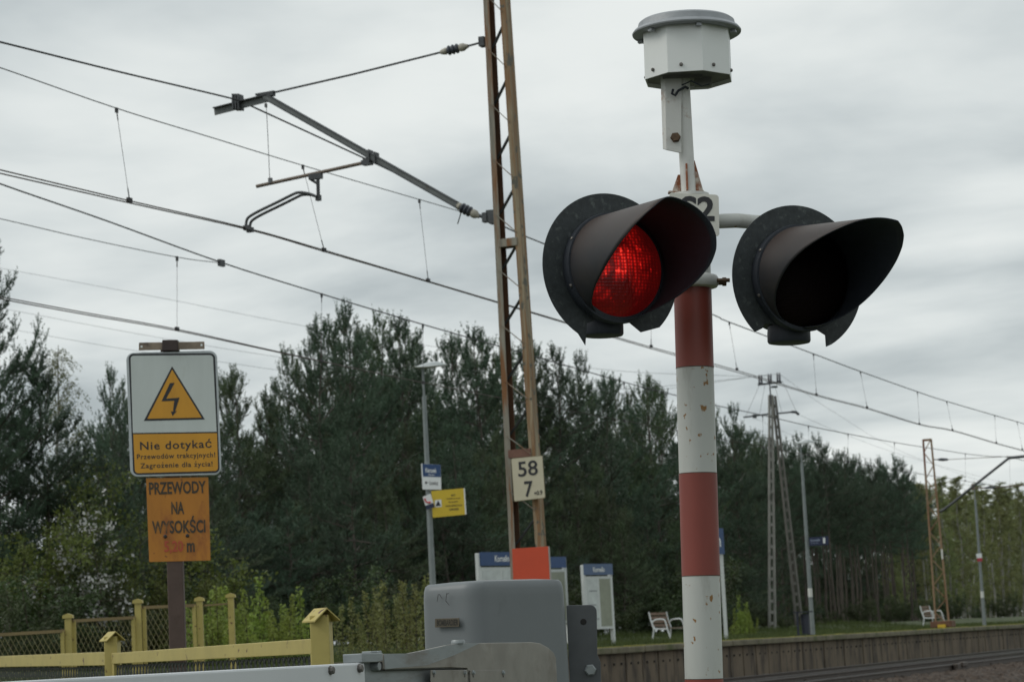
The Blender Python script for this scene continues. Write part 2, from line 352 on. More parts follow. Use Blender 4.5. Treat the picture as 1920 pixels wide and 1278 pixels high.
# ------------------------------------------------------------------ mesh builder
class MB:
    def __init__(s):
        s.v = []; s.f = []; s.m = []
    def add(s, vs, fs, mi=0):
        k = len(s.v)
        s.v += [V(x) for x in vs]
        s.f += [[i + k for i in f] for f in fs]
        s.m += [mi] * len(fs)
        return s
    def box(s, c, size, ax=None, mi=0):
        a = ax or (V((1, 0, 0)), V((0, 1, 0)), V((0, 0, 1)))
        c = V(c); h = [x / 2 for x in size]
        vs = [c + a[0] * (i * h[0]) + a[1] * (j * h[1]) + a[2] * (k * h[2]) for i in (-1, 1) for j in (-1, 1) for k in (-1, 1)]
        return s.add(vs, [(0, 1, 3, 2), (4, 6, 7, 5), (0, 4, 5, 1), (2, 3, 7, 6), (0, 2, 6, 4), (1, 5, 7, 3)], mi)
    def beam(s, a, b, wx, wy, up=None, mi=0):
        a = V(a); b = V(b); d = (b - a); L = d.length; d.normalize()
        up = V(up) if up else (Z3 if abs(d.z) < .9 else V((0, 1, 0)))
        x = d.cross(up).normalized(); y = x.cross(d).normalized()
        return s.box((a + b) / 2, (wx, L, wy), (x, d, y), mi)
    def tube(s, pts, r, n=8, cap=True, mi=0):
        pts = [V(p) for p in pts]
        if not isinstance(r, (list, tuple)): r = [r] * len(pts)
        k = len(s.v); ref = None
        for i, p in enumerate(pts):
            d = (pts[min(i + 1, len(pts) - 1)] - pts[max(i - 1, 0)]).normalized()
            if ref is None:
                ref = d.cross(Z3 if abs(d.z) < .9 else V((1, 0, 0))).normalized()
            x = (ref - d * ref.dot(d)).normalized(); ref = x; y = d.cross(x)
            for j in range(n):
                a = 2 * math.pi * j / n
                s.v.append(p + (x * math.cos(a) + y * math.sin(a)) * r[i])
        for i in range(len(pts) - 1):
            for j in range(n):
                s.f.append([k + i * n + j, k + i * n + (j + 1) % n, k + (i + 1) * n + (j + 1) % n, k + (i + 1) * n + j]); s.m.append(mi)
        if cap:
            s.f.append([k + j for j in range(n)][::-1]); s.m.append(mi)
            e = k + (len(pts) - 1) * n
            s.f.append([e + j for j in range(n)]); s.m.append(mi)
        return s
    def lathe(s, o, ax, prof, n=32, ref=None, cap=True, mi=0):
        """prof: list of (radius, height along ax)"""
        o = V(o); ax = V(ax).normalized()
        x = V(ref) if ref else ax.cross(V((0.3, 1, 0.2)))
        x = (x - ax * x.dot(ax)).normalized(); y = ax.cross(x)
        k = len(s.v)
        for r, h in prof:
            for j in range(n):
                a = 2 * math.pi * j / n
                s.v.append(o + ax * h + (x * math.cos(a) + y * math.sin(a)) * r)
        for i in range(len(prof) - 1):
            for j in range(n):
                s.f.append([k + i * n + j, k + i * n + (j + 1) % n, k + (i + 1) * n + (j + 1) % n, k + (i + 1) * n + j]); s.m.append(mi)
        if cap:
            s.f.append([k + j for j in range(n)][::-1]); s.m.append(mi)
            e = k + (len(prof) - 1) * n
            s.f.append([e + j for j in range(n)]); s.m.append(mi)
        return s
    def prism(s, poly, ext, mi=0):
        poly = [V(p) for p in poly]; ext = V(ext); n = len(poly)
        vs = poly + [p + ext for p in poly]
        fs = [list(range(n)), list(range(2 * n - 1, n - 1, -1))] + [[i, i + n, (i + 1) % n + n, (i + 1) % n] for i in range(n)]
        return s.add(vs, fs, mi)

def link(o, parent=None):
    COL.objects.link(o)
    if parent: o.parent = parent
    return o
def wloc(o):
    l = V((0, 0, 0))
    while o:
        l += o.location; o = o.parent
    return l
def build(name, mb, ms, parent=None, smooth=False, bevel=0, solid=0, label=None, cat=None, group=None, kind=None, origin=None, segs=2):
    me = bpy.data.meshes.new(name)
    base = wloc(parent) if parent else V((0, 0, 0))
    org = V(origin) if origin is not None else base
    me.from_pydata([tuple(v - org) for v in mb.v], [], mb.f)
    if not isinstance(ms, (list, tuple)): ms = [ms]
    for m in ms: me.materials.append(m)
    me.polygons.foreach_set('material_index', mb.m)
    bm = bmesh.new(); bm.from_mesh(me); bmesh.ops.recalc_face_normals(bm, faces=bm.faces); bm.to_mesh(me); bm.free()
    if smooth:
        me.shade_smooth()
        try: me.set_sharp_from_angle(angle=RAD(40))
        except Exception: pass
    o = bpy.data.objects.new(name, me)
    link(o, parent)
    o.location = org - base
    if solid:
        md = o.modifiers.new('solid', 'SOLIDIFY'); md.thickness = solid; md.offset = 0
    if bevel:
        md = o.modifiers.new('bevel', 'BEVEL'); md.width = bevel; md.segments = segs; md.limit_method = 'ANGLE'; md.angle_limit = RAD(35)
    tag(o, label, cat, group, kind)
    return o
def each(name, n, fn, ms, parent, **k):
    r = []
    for i in range(n):
        m = MB(); fn(m, i); r.append(build(name, m, ms, parent, **k))
    return r
def tag(o, label=None, cat=None, group=None, kind=None):
    if label: o['label'] = label
    if cat: o['category'] = cat
    if group: o['group'] = group
    if kind: o['kind'] = kind
    return o
def thing(name, loc, label, cat, group=None):
    o = bpy.data.objects.new(name, None); o.empty_display_size = .2
    link(o); o.location = V(loc)
    return tag(o, label, cat, group)
def copy_tree(o, parent=None):
    c = o.copy(); COL.objects.link(c); c.parent = parent
    for ch in list(o.children):
        copy_tree(ch, c)
    return c

def textmesh(txt, bold=0.0, font_res=3, sp=1.0):
    cu = bpy.data.curves.new('t', 'FONT'); cu.body = txt; cu.size = 1; cu.offset = bold; cu.space_character = sp; cu.resolution_u = font_res
    ob = bpy.data.objects.new('t', cu); COL.objects.link(ob)
    dg = bpy.context.evaluated_depsgraph_get(); dg.update()
    me = bpy.data.meshes.new_from_object(ob.evaluated_get(dg))
    bpy.data.objects.remove(ob); bpy.data.curves.remove(cu)
    vs = [tuple(v.co) for v in me.vertices]; fs = [list(p.vertices) for p in me.polygons]
    bpy.data.meshes.remove(me)
    return vs, fs
def textmesh_dots(txt, bold, sp):
    # z with a dot above is drawn as a plain z plus a small disc
    vs, fs = textmesh(txt.replace('ż', 'z'), bold, 3, sp)
    for i, c in enumerate(txt):
        if c == 'ż':
            zw = max(v[0] for v in textmesh('z', bold)[0]); x1 = max(v[0] for v in textmesh(txt[:i].replace('ż', 'z') + 'z', bold, 3, sp)[0])
            k = len(vs); cx = x1 - zw * .47
            vs += [(cx + .08 * math.cos(a), .70 + .08 * math.sin(a), 0) for a in np.linspace(0, 2 * math.pi, 11)[:-1]]
            fs.append(list(range(k, k + 10)))
    return vs, fs
def lettering(txt, LL, LR, UL, m, parent, bold=0.02, name='lettering', sp=1.0):
    """lay a line of text in the box whose lower-left, lower-right, upper-left corners are given in space"""
    vs, fs = textmesh_dots(txt, bold, sp)
    a = np.array(vs); lo = a.min(0); hi = a.max(0)
    LL, LR, UL = V(LL), V(LR), V(UL)
    mb = MB()
    mb.add([LL + (LR - LL) * ((x - lo[0]) / (hi[0] - lo[0])) + (UL - LL) * ((y - lo[1]) / (hi[1] - lo[1])) for x, y, z in vs], fs)
    return build(name, mb, m, parent)

# ================================================================== SETTING
# ground sheet: rises from the road to the ballast, up again to the ground behind the platform
def gz(t, p):
    def sm(a, b, x):
        u = min(1, max(0, (x - a) / (b - a))); return u * u * (3 - 2 * u)
    z = .20 * sm(6.5, 9.8, p)
    z -= .12 * sm(13.6, 14.6, p)
    z += .92 * sm(17.75, 20.2, p)
    z += .38 * sm(23.5, 29, p)
    if p > 24: z += .12 * math.sin(t * .13 + p * .21) * sm(24, 32, p) + .08 * math.sin(t * .41 + p * .3) * sm(24, 32, p)
    return z
mb = MB()
ts = [-300, -150, -80] + list(np.arange(-40, 200, 4.0)) + [220, 260, 320, 420, 600, 1000, 2000]
ps = [-800, -300, -100, -40, -15, -5, 0, 4, 6.5, 7.3, 8.1, 9, 9.8, 11, 13.6, 14.1, 14.6, 17.75, 18.3, 18.9, 19.5, 20.2, 22, 23.5, 24.8, 26, 27.5, 29, 32, 36, 40, 46, 54, 70, 100, 150, 300, 800, 1500]
for t in ts:
    for p in ps:
        mb.v.append(TP(t, p, gz(t, p)))
nP = len(ps)
for i in range(len(ts) - 1):
    for j in range(nP - 1):
        mb.f.append([i * nP + j, (i + 1) * nP + j, (i + 1) * nP + j + 1, i * nP + j + 1]); mb.m.append(0)
build('ground', mb, SOIL, kind='structure')
# road on which the photographer waits, running straight over the tracks
mb = MB()
rp = [-60, -20, 0, 4, 6.5, 7.3, 8.1, 9, 9.8, 11, 13.6, 14.1, 14.6, 17.6]
for p in rp:
    for t in (-2.2, 5.0):
        mb.v.append(TP(t, p, gz(0, p) + .006 + (.02 if p > 9 else 0)))
for i in range(len(rp) - 1):
    mb.f.append([2 * i, 2 * i + 1, 2 * i + 3, 2 * i + 2]); mb.m.append(0)
build('road', mb, ASPH, kind='structure')

# ballast beds with a stony relief
def ballast(p0, p1, zt, t0, t1):
    mb = MB()
    na = int((t1 - t0) / .085); nb = int((p1 - p0) / .085)
    zz = rng.normal(0, .028, (na + 1, nb + 1))
    for i in range(na + 1):
        for j in range(nb + 1):
            edge = min(j, nb - j) * .085
            mb.v.append(TP(t0 + i * .085 + rng.normal(0, .015), p0 + j * .085 + rng.normal(0, .015), zt - max(0, .35 - edge) * .45 + zz[i, j]))
    n1 = nb + 1
    for i in range(na):
        for j in range(nb):
            mb.f.append([i * n1 + j, (i + 1) * n1 + j, (i + 1) * n1 + j + 1, i * n1 + j + 1]); mb.m.append(0)
    return mb
build('ballast', ballast(8.6, 13.9, .265, 20, 62), BALL, kind='structure')
build('ballast', ballast(13.9, 17.45, .15, 24, 62), BALL, kind='structure')

def rail_mb(p, z, t0, t1):
    prof = [(-.075, 0), (.075, 0), (.075, .012), (.012, .03), (.011, .115), (.036, .125), (.036, .152), (-.036, .152), (-.036, .125), (-.011, .115), (-.012, .03), (-.075, .012)]
    mb = MB(); n = len(prof)
    mb.v = [TP(t, p + a, z - .152 + b) for t in (t0, t1) for a, b in prof]
    mb.f = [[i, (i + 1) % n, (i + 1) % n + n, i + n] for i in range(n)] + [list(range(n))[::-1], list(range(n, 2 * n))]
    mb.m = [1 if i == 6 else 0 for i in range(n)] + [0, 0]
    return mb
for pc, zr_, lab in ((12.0, .41, 'nearer railway track on brown ballast between road and platform'), (15.85, .30, 'farther railway track at the foot of the platform wall')):
    tr = thing('railway_track', TP(30, pc, zr_ - .15), lab, 'railway track')
    for sgn in (-1, 1):
        build('rail', rail_mb(pc + sgn * .7535, zr_, -20, 260), [RAILM, RAILT], tr)
    slp = None
    for k in range(60):
        t = 26 + k * .6
        if slp is None:
            m1 = MB(); m1.box(TP(t, pc, zr_ - .20), (.25, 2.5, .09), (DV, NV, Z3))
            slp = build('sleeper', m1, SLEEP, tr, bevel=.02)
            base_l = slp.location.copy()
        else:
            c = slp.copy(); COL.objects.link(c); c.parent = tr; c.location = base_l + DV * (k * .6)
    if pc < 13:
        # insulated joint / lubricator block lying against the near rail
        q = PP(1793, 1249, pc - .75)
        m1 = MB(); m1.box(V((q.x, q.y, zr_ - .075)) - NV * .09, (.95, .1, .17), (DV, NV, Z3)).box(V((q.x, q.y, zr_ - .02)) - NV * .13 + DV * .1, (.5, .1, .1), (DV, NV, Z3))
        build('rail_joint', m1, RAILM, tr, bevel=.02)

# platform
PE = 17.5
pe_a, pe_b = PP(1125, 1213, PE), PP(1920, 1170, PE)
ZPL = (pe_a.z + pe_b.z) / 2
T0 = tof(PP(835, 1230, PE)); T1 = 190
mb = MB()
tcur = T0; k = 0
while tcur < T1:
    L_ = 1.0
    mb.box(TP(tcur + L_ / 2, PE + .06 + rng.uniform(-.012, .012), (ZPL - .12) / 2 - .1), (L_ - .045, .09, ZPL - .12 + .2), (DV, NV, Z3))
    for dz in (.22,):
        for dt in (-.22, .22):
            mb.box(TP(tcur + .5 + dt, PE + .008, ZPL - .12 - dz), (.05, .03, .05), (DV, NV, Z3), 1)
    tcur += L_; k += 1
mb.box(TP((T0 + T1) / 2, PE + .2, (ZPL - .12) / 2 - .1), (T1 - T0, .1, ZPL - .12 + .18), (DV, NV, Z3), 1)
build('platform_wall', mb, [PLATF, SLOT], kind='structure', bevel=.012)
mb = MB()
mb.box(TP((T0 + T1) / 2, PE + 2.95, ZPL - .03), (T1 - T0, 6.0, .05), (DV, NV, Z3))
build('platform', mb, PLATC, kind='structure')
mb = MB()
tcur = T0 - .1
while tcur < T1:
    mb.box(TP(tcur + 1.0, PE + .12 + rng.uniform(-.008, .008), ZPL - .062 + rng.uniform(-.006, .006)), (1.985, .44, .13), (DV, NV, Z3))
    tcur += 2.0
build('platform_coping', mb, PLATC, kind='structure', bevel=.02)
mb = MB()
tcur = T0
while tcur < T1:
    l = rng.uniform(.5, 2.2)
    if rng.random() < .85:
        mb.box(TP(tcur + l / 2, PE + rng.uniform(.0, .12), ZPL + .008), (l, rng.uniform(.06, .16), rng.uniform(.014, .05)), (DV, NV, Z3))
    tcur += l
build('platform_edge_moss', mb, MOSS, kind='stuff', bevel=.012)

# ================================================================== CROSSING SIGNAL
YS = 7.3
a0, a1 = PY(1320, 1278, YS), PY(1298.5, 540, YS)
W = (a1 - a0).normalized()
gb = a0 - W * (a0.z / W.z)
sig = thing('crossing_signal', gb, 'red and white banded level crossing signal post with two hooded lamps, left one lit', 'crossing signal')
def axis_at(y):
    u = (1278 - y) / (1278 - 540.0)
    return a0 + (a1 - a0) * u
XS = V((1, 0, 0)); XS = (XS - W * XS.dot(W)).normalized(); FS = XS.cross(W) * -1  # FS away from the viewer
if FS.y < 0: FS = -FS
pr = .0563
ys = [(None, 0)]
mb = MB()
lev = [gb, axis_at(1468), axis_at(1272), axis_at(1082), axis_at(891), axis_at(692), axis_at(527), axis_at(363)]
cols = [0, 1, 0, 1, 0, 1, 0]
cols = [0, 1, 0, 1, 0, 1, 0]
for i in range(7):
    up = [1, 1, 0, 1, 0, 1, 0][i]
# bands from the ground: white, red, white, red, white, red, white top
bandm = [0, 1, 0, 1, 0, 1, 0]
for i in range(7):
    eps = .0006 if bandm[i] == 1 else 0
    mb.lathe(lev[i], W, [(pr + eps, 0), (pr + eps, (lev[i + 1] - lev[i]).length)], 48, XS, cap=(i == 6), mi=bandm[i])
RED = mat('red_paint', (0.215, 0.045, 0.031), .5, 0, .12, 5, .06, dirt=(0.27, 0.078, 0.055), dirt_amt=.45, dirt_scale=3.2, stretch=(1.5, 1.5, .5), spots=(.07, .025, .018), spot_scale=42, spot_thr=.74)
build('post', mb, [WHITE, RED], sig, smooth=True)
# grubby seam lines between the bands
SEAM = mat('seam_dirt', (.09, .06, .045), .8, 0, .4, 40)
each('band_seam', 4, lambda m, i: m.lathe(lev[i + 2] - W * .0012, W, [(pr + .0009, 0), (pr + .0011, .0012), (pr + .0009, .0024)], 48, XS, cap=False), SEAM, sig)
# collar
cc = axis_at(529)
mb = MB().lathe(cc - W * .02, W, [(.06, 0), (.074, .004), (.079, .012), (.079, .03), (.074, .038), (.06, .042)], 40, XS)
build('collar', mb, WHITER, sig, smooth=True)
mb = MB().lathe(cc + XS * .078, XS, [(.010, 0), (.010, .012), (.013, .012), (.013, .024)], 6).lathe(cc + XS * .07 - FS * .03, XS, [(.006, 0), (.006, .04)], 8)
build('collar_bolt', mb, BOLTR, sig)
# foot
mb = MB().lathe(gb, W, [(.14, 0), (.14, .02), (.07, .025), (.07, .12)], 32, XS)
build('foot_plate', mb, WHITER, sig)
# gussets + upper tube + angle bracket
tubeA = PY(1291, 362, YS); tubeB = PY(1277.5, 120, YS)
TU = (tubeB - tubeA).normalized()
mb = MB()
mb.tube([tubeA - TU * .02, tubeB], .0225, 24)
mb.lathe(axis_at(363) - W * .003, W, [(.058, 0), (.058, .008)], 40, XS)
build('upper_tube', mb, WHITER, sig, smooth=True)
mb = MB()
ctr = PY(1288, 361, YS)
for ang, h, wdt in ((0, .098, .036), (180, .055, .030), (268, .085, .034), (90, .085, .034)):
    d = XS * math.cos(RAD(ang)) + FS * math.sin(RAD(ang)); q = d.cross(W).normalized()
    b0 = ctr + d * .018
    mb.prism([b0 - q * .003, b0 + d * wdt - q * .003, b0 + d * (wdt * .85) + W * .008 - q * .003, b0 + d * .008 + W * h - q * .003, b0 + W * h - q * .003], q * .006)
mb.box(PY(1262, 362, YS) + W * .002, (.03, .03, .006), (XS, FS, W))
build('gusset', mb, GUSS, sig, bevel=.0015)
mb = MB()
yq = YS - .03
fpts = [PY(1247, 140, yq), PY(1278, 140, yq), PY(1277.5, 287, yq), PY(1249.5, 281, yq)]
mb.prism(fpts, FS * .006)
lp = [PY(1238.5, 140, yq), PY(1247, 140, yq), PY(1249.5, 281, yq), PY(1243, 279, yq)]
p2 = [fpts[0], fpts[0] - XS * .012 + FS * .05, fpts[3] - XS * .009 + FS * .05, fpts[3]]
mb.prism([PY(1247, 140, yq), PY(1238.5, 140, yq + .012), PY(1243, 279, yq + .012), PY(1249.5, 281, yq)], FS * .005)
build('angle_bracket', mb, WHITER, sig, bevel=.001)
mb = MB().lathe(PY(1266.5, 258, yq), -FS, [(.016, 0), (.016, .004), (.0125, .004), (.0125, .016)], 6)
build('bracket_bolt', mb, BOLTR, sig)
# sounder canister
kc = PY(1291, 152, YS); KU = (PY(1287.5, 62, YS) - kc).normalized()
KX = (V((1, 0, 0)) - KU * KU.x).normalized(); KF = KX.cross(KU); KF = KF if KF.y > 0 else -KF
oct_ = []
for k in range(8):
    a = RAD(15 + 45 * k)
    oct_.append((KX * math.sin(a) - KF * math.cos(a)) * .139)
hgt = .152
can = MB()
ring = [kc + v for v in oct_]; rim = [kc + v + KU * hgt for v in oct_]
for i in range(8):
    j = (i + 1) % 8
    # each facet is its own thin panel with a seam next to it
    n_ = (oct_[i] + oct_[j]).normalized()
    can.prism([ring[i] - n_ * .003, ring[j] - n_ * .003, rim[j] - n_ * .003, rim[i] - n_ * .003], n_ * .003)
canister = build('sounder_canister', can, WHITEC, sig, bevel=.0012)
mb = MB(); mb.prism([kc + v * .965 + KU * .012 for v in oct_], KU * .004)
mb.box(kc + KX * .045 + KF * .02 + KU * .0, (.05, .03, .025), (KX, KF, KU))
mb.box(kc - KX * .02 - KF * .03 + KU * .008, (.12, .004, .012), (KX, KF, KU))
build('canister_base', mb, DARKG, canister)
mb = MB()
mb.tube([PY(1262, 168, YS - .045), PY(1260, 176, YS - .05), PY(1266, 179, YS - .05), PY(1272, 170, YS - .045), PY(1285, 163, YS - .04), PY(1290, 166, YS - .03)], .004, 8)
mb.tube([PY(1278, 160, YS - .06), PY(1296, 152, YS - .06), PY(1316, 162, YS - .06), PY(1330, 158, YS - .05)], .0022, 6)
build('cable', mb, BLACK, canister, smooth=True)
mb = MB()
lo_ = kc + KU * (hgt - .006)
mb.lathe(lo_, KU, [(.12, 0), (.158, -.004), (.165, .0), (.166, .004), (.160, .012), (.150, .016), (.146, .034), (.138, .040), (.06, .044)], 64, KX)
build('canister_lid', mb, LIDM, canister, smooth=True)
def _clip(m, k):
    a = RAD(10 + 60 * k); d = KX * math.sin(a) - KF * math.cos(a)
    m.box(lo_ + d * .147 - KU * .008, (.016, .016, .009), (d, d.cross(KU), KU))
each('lid_clip', 6, _clip, LIDM, canister, bevel=.001)
def _scr(m, i):
    n_ = (oct_[i] + oct_[(i + 1) % 8]).normalized()
    q = kc + oct_[i] * .62 + oct_[(i + 1) % 8] * .38 + KU * .022
    m.lathe(q, n_, [(.0055, 0), (.0055, .004), (.003, .007)], 10)
each('canister_screw', 8, _scr, BOLT, canister, smooth=True)
# number plate
yp = YS - .062
mb = MB()
def rrect(c00, c10, c11, c01, r, nseg=5):
    """rounded quad from four corners, r = corner fraction radius in metres"""
    P = [V(c00), V(c10), V(c11), V(c01)]
    out_ = []
    for i in range(4):
        p, a, b = P[i], P[i - 1], P[(i + 1) % 4]
        da, db = (a - p).normalized(), (b - p).normalized()
        for k in range(nseg + 1):
            th = k / nseg * math.pi / 2
            out_.append(p + da * (r * (1 - math.sin(th))) + db * (r * (1 - math.cos(th))))
    return out_
pl = rrect(PY(1262, 528, yp), PY(1347.5, 443, yp), PY(1347, 365, yp), PY(1256, 361, yp), .009)
pl = rrect(PY(1253, 440, yp), PY(1349, 443, yp), PY(1347.5, 365, yp), PY(1255, 361, yp), .010)
mb.prism(pl, FS * .003)
npl = build('number_plate', mb, PLATEW, sig, bevel=.0008)
yp2 = yp - .0015
lettering('S2', PY(1277, 413.5, yp2), PY(1340, 415, yp2), PY(1277, 367, yp2), INK, npl, .03)
# cross arm to the right lamp
mb = MB()
mb.tube([axis_at(414) + FS * .0, PY(1380, 413.5, YS + .01), PY(1425, 417, YS + .03), PY(1490, 455, YS + .06)], .0222, 20)
build('cross_arm', mb, WHITE, sig, smooth=True)
mb = MB().tube([axis_at(452), PY(1250, 456, YS + .01), PY(1190, 470, YS - .03)], .0222, 20)
build('cross_arm', mb, WHITE, sig, smooth=True)

def head(name, cx, cy, psi, de, Rt, back, taper, Ls, off, Rb, lens_m, notch, lab, YH=7.3, bump=0.0):
    o = PY(cx, cy, YH); q_ = YH / 7.3
    Rt *= q_; Rb *= q_; back *= q_; Ls = [x * q_ for x in Ls]; notch = (notch[0], notch[1], [(a * q_, b * q_) for a, b in notch[2]])
    h = V((math.sin(psi) * math.cos(de), -math.cos(psi) * math.cos(de), math.sin(de)))
    s_ = Z3.cross(h).normalized(); u_ = h.cross(s_)
    hd = thing('signal_head_tmp', o, None, None); hd.name = name; hd.parent = sig; hd.location = o - gb
    if lab: hd['label'] = lab
    def pt(s, u, f): return o + s_ * s + u_ * u + h * f
    # background board
    mb = MB()
    arc = []
    a0_, a1_ = notch[0], notch[1]
    nn = 72
    for k in range(nn + 1):
        a = RAD(a0_ + (a1_ - a0_) * k / nn)
        arc.append((Rb * math.cos(a), Rb * math.sin(a)))
    poly = [pt(x, y, -back) for x, y in arc + notch[2]]
    mb.prism(poly, h * .0035)
    build('background_board', mb, BOARD, hd, bevel=.001)
    # lamp housing behind the board, door ring in front
    mb = MB().lathe(o, -h, [(Rt * .92, back + .001), (Rt * .95, back + .12), (Rt * .7, back + .17), (.04, back + .19)], 40, s_)
    build('lamp_housing', mb, BLACK, hd, smooth=True)
    mb = MB().lathe(o, h, [(Rt * 1.03, -back + .004), (Rt * 1.05, .005), (Rt * 1.04, .02), (Rt * .93, .022), (Rt * .9, .0), (Rt * .9, -back + .004)], 56, s_, cap=False)
    build('door_ring', mb, BLACK, hd, smooth=True)
    # visor: a tube cut away below, long at the top, two side lobes
    mb = MB()
    M_ = 150; K_ = 10
    k0 = 0
    for i in range(M_ + 1):
        ph = RAD(-95 + 370 * i / M_) + off * 0
        a = abs(math.degrees(ph) - 90 - math.degrees(off))
        L_ = float(np.interp(a, [0, 15, 30, 45, 60, 75, 90, 105, 120, 135, 150, 165, 190],
                             smooth_curve(Ls)))
        L_ += bump * math.exp(-((math.degrees(ph) - 128) / 30) ** 2)
        L_ = max(L_, .012)
        for j in range(K_ + 1):
            f_ = L_ * j / K_
            r = Rt + taper * f_
            mb.v.append(pt(r * math.cos(ph), r * math.sin(ph), f_))
    for i in range(M_):
        for j in range(K_):
            q = i * (K_ + 1) + j
            mb.f.append([q, q + 1, q + K_ + 2, q + K_ + 1]); mb.m.append(0)
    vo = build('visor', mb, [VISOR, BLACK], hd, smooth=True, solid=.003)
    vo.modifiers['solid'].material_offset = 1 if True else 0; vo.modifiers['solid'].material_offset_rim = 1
    # lens
    lc = o + h * .02
    mb = MB().lathe(lc, h, [(.151 * q_, -.01), (.151 * q_, 0), (.144 * q_, .012), (.122 * q_, .026), (.085 * q_, .038), (.05 * q_, .046), (.02 * q_, .049), (.002, .05)], 56, s_)
    build('lens', mb, lens_m, hd, smooth=True, origin=lc)
    # bottom socket
    sc_ = o - h * (back + .07) + V((0, 0, -1)) * .133
    dn = -W
    mb = MB().lathe(sc_, dn, [(.062, 0), (.064, .02), (.064, .045), (.061, .05), (.05, .052)], 36)
    build('socket', mb, BLACK, hd, smooth=True)
    # small visor screws
    def _vs(mb, i):
        q = RAD((200, 150, 335)[i])
        mb.lathe(pt(Rt * 1.02 * math.cos(q), Rt * 1.02 * math.sin(q), .012), s_ * math.cos(q) + u_ * math.sin(q), [(.006, 0), (.006, .006), (.003, .008)], 8)
    each('visor_screw', 3, _vs, BOLT, hd)
    return hd
def smooth_curve(Ls):
    xs = np.array([0, 15, 30, 45, 60, 75, 90, 105, 120, 135, 150, 165, 190.])
    y = np.interp(xs, [0, 30, 60, 90, 120, 150, 200], list(Ls) + [0.0])
    y2 = y.copy(); y2[1:-1] = .25 * y[:-2] + .5 * y[1:-1] + .25 * y[2:]
    return y2
nL = (-48, 237, [(-.105, -.232), (-.095, -.165), (-.05, -.15), (.05, -.16), (.09, -.19)])
nR = (-62, 226, [(-.13, -.15), (-.12, -.135), (.05, -.15), (.085, -.17), (.086, -.205)])
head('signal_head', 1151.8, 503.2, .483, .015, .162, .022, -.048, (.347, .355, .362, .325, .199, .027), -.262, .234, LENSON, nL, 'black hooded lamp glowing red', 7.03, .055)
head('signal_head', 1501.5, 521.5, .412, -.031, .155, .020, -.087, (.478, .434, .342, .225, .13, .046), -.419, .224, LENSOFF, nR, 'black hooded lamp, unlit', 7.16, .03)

# ================================================================== BARRIER
YB = 8.05
bb = PY(930, 1200, YB + .25)
bar = thing('level_crossing_barrier', (bb.x, bb.y, 0), 'grey hooded level crossing barrier drive with white lowered boom', 'crossing barrier')
# hood: rounded-corner box, tapering slightly upward
crn = PY(897, 1200, YB); lft = PY(783, 1200, YB + .15); rgt = PY(1076, 1200, YB + .33)
c3 = lft + (rgt - crn)
pts2 = [V((q.x, q.y, 0)) for q in (lft, crn, rgt, c3)]
cen = sum(pts2, V((0, 0, 0))) / 4
def hood_ring(scale, z, r, dz=0):
    P = [cen + (q - cen) * scale for q in pts2]
    ring_ = rrect(P[0], P[1], P[2], P[3], r, 8)
    return [V((q.x, q.y, z)) for q in ring_]
ztop = PY(930, 1088, YB + .1).z
mb = MB()
rings = [hood_ring(1.045, .35, .06), hood_ring(1.03, .8, .06), hood_ring(1.0, ztop - .05, .06), hood_ring(.992, ztop - .025, .06), hood_ring(.965, ztop - .008, .055), hood_ring(.92, ztop - .001, .05), hood_ring(.6, ztop + .004, .03)]
n = len(rings[0])
for r_ in rings: mb.v += r_
for i in range(len(rings) - 1):
    for j in range(n):
        mb.f.append([i * n + j, i * n + (j + 1) % n, (i + 1) * n + (j + 1) % n, (i + 1) * n + j]); mb.m.append(0)
mb.f.append([(len(rings) - 1) * n + j for j in range(n)]); mb.m.append(0)
hood = build('housing_hood', mb, HOOD, bar, smooth=True)
mb = MB()
mb.box((cen.x, cen.y, .18), (.34, .34, .36))
build('pedestal', mb, HOOD, bar, bevel=.02)
# name plate on the left face
fn = (crn - lft); fn.z = 0; fx = fn.normalized(); fnn = V((fx.y, -fx.x, 0))
fo = lft + fnn * .012; fo.z = 1.2
def FQ(x, y, d=.0): return PQ(x, y, fo + fnn * d, fnn)
mb = MB(); mb.prism([FQ(816.5, 1175.5), FQ(861.5, 1174), FQ(861.5, 1157.5), FQ(816.5, 1159)], fnn * .003)
npb = build('maker_plate', mb, BRONZE, hood, bevel=.0006)
lettering('BOMBARDIER', FQ(819, 1173, .0036), FQ(859, 1171.6, .0036), FQ(819, 1161.4, .0036), BRONZ2, npb, .03)
# scratched marks high on the left face
for i_, (xa, ya, xb, yb) in enumerate(((822, 1113, 820, 1127), (824, 1113, 829, 1121), (838, 1111, 836, 1126), (836, 1126, 843, 1134), (838, 1113, 842, 1111))):
    mb = MB(); a, b = FQ(xa, ya, -.0015), FQ(xb, yb, -.0015); q = (b - a).cross(fnn).normalized() * .0009
    mb.prism([a - q, a + q, b + q * .5, b - q * .5], fnn * .001); build('scratch', mb, BRONZ2, hood)
# dark side plate with hole and bolt
yd = YB + .42
mb = MB()
pp_ = [PY(1062, 1134, yd), PY(1106, 1133, yd)] + [PY(1106 + 13 * math.sin(a), 1146 - 13 * math.cos(a), yd) for a in np.linspace(.2, 1.57, 6)] + [PY(1120, 1226, yd), PY(1126, 1240, yd), PY(1128, 1300, yd), PY(1133, 1420, yd), PY(1075, 1420, yd)]
mb.prism(pp_, V((0, .012, 0)))
sp_ = build('side_plate', mb, DKPL, bar, bevel=.002)
mb = MB().lathe(PY(1094, 1165, yd - .0005), V((0, -1, 0)), [(.011, 0), (.010, .0004)], 20)
build('bolt_hole', mb, SLOT, sp_)
mb = MB().lathe(PY(1107, 1255, yd), V((0, -1, 0)), [(.021, 0), (.021, .004), (.0185, .004), (.0185, .02), (.016, .023)], 6)
build('plate_bolt', mb, GALV, sp_)
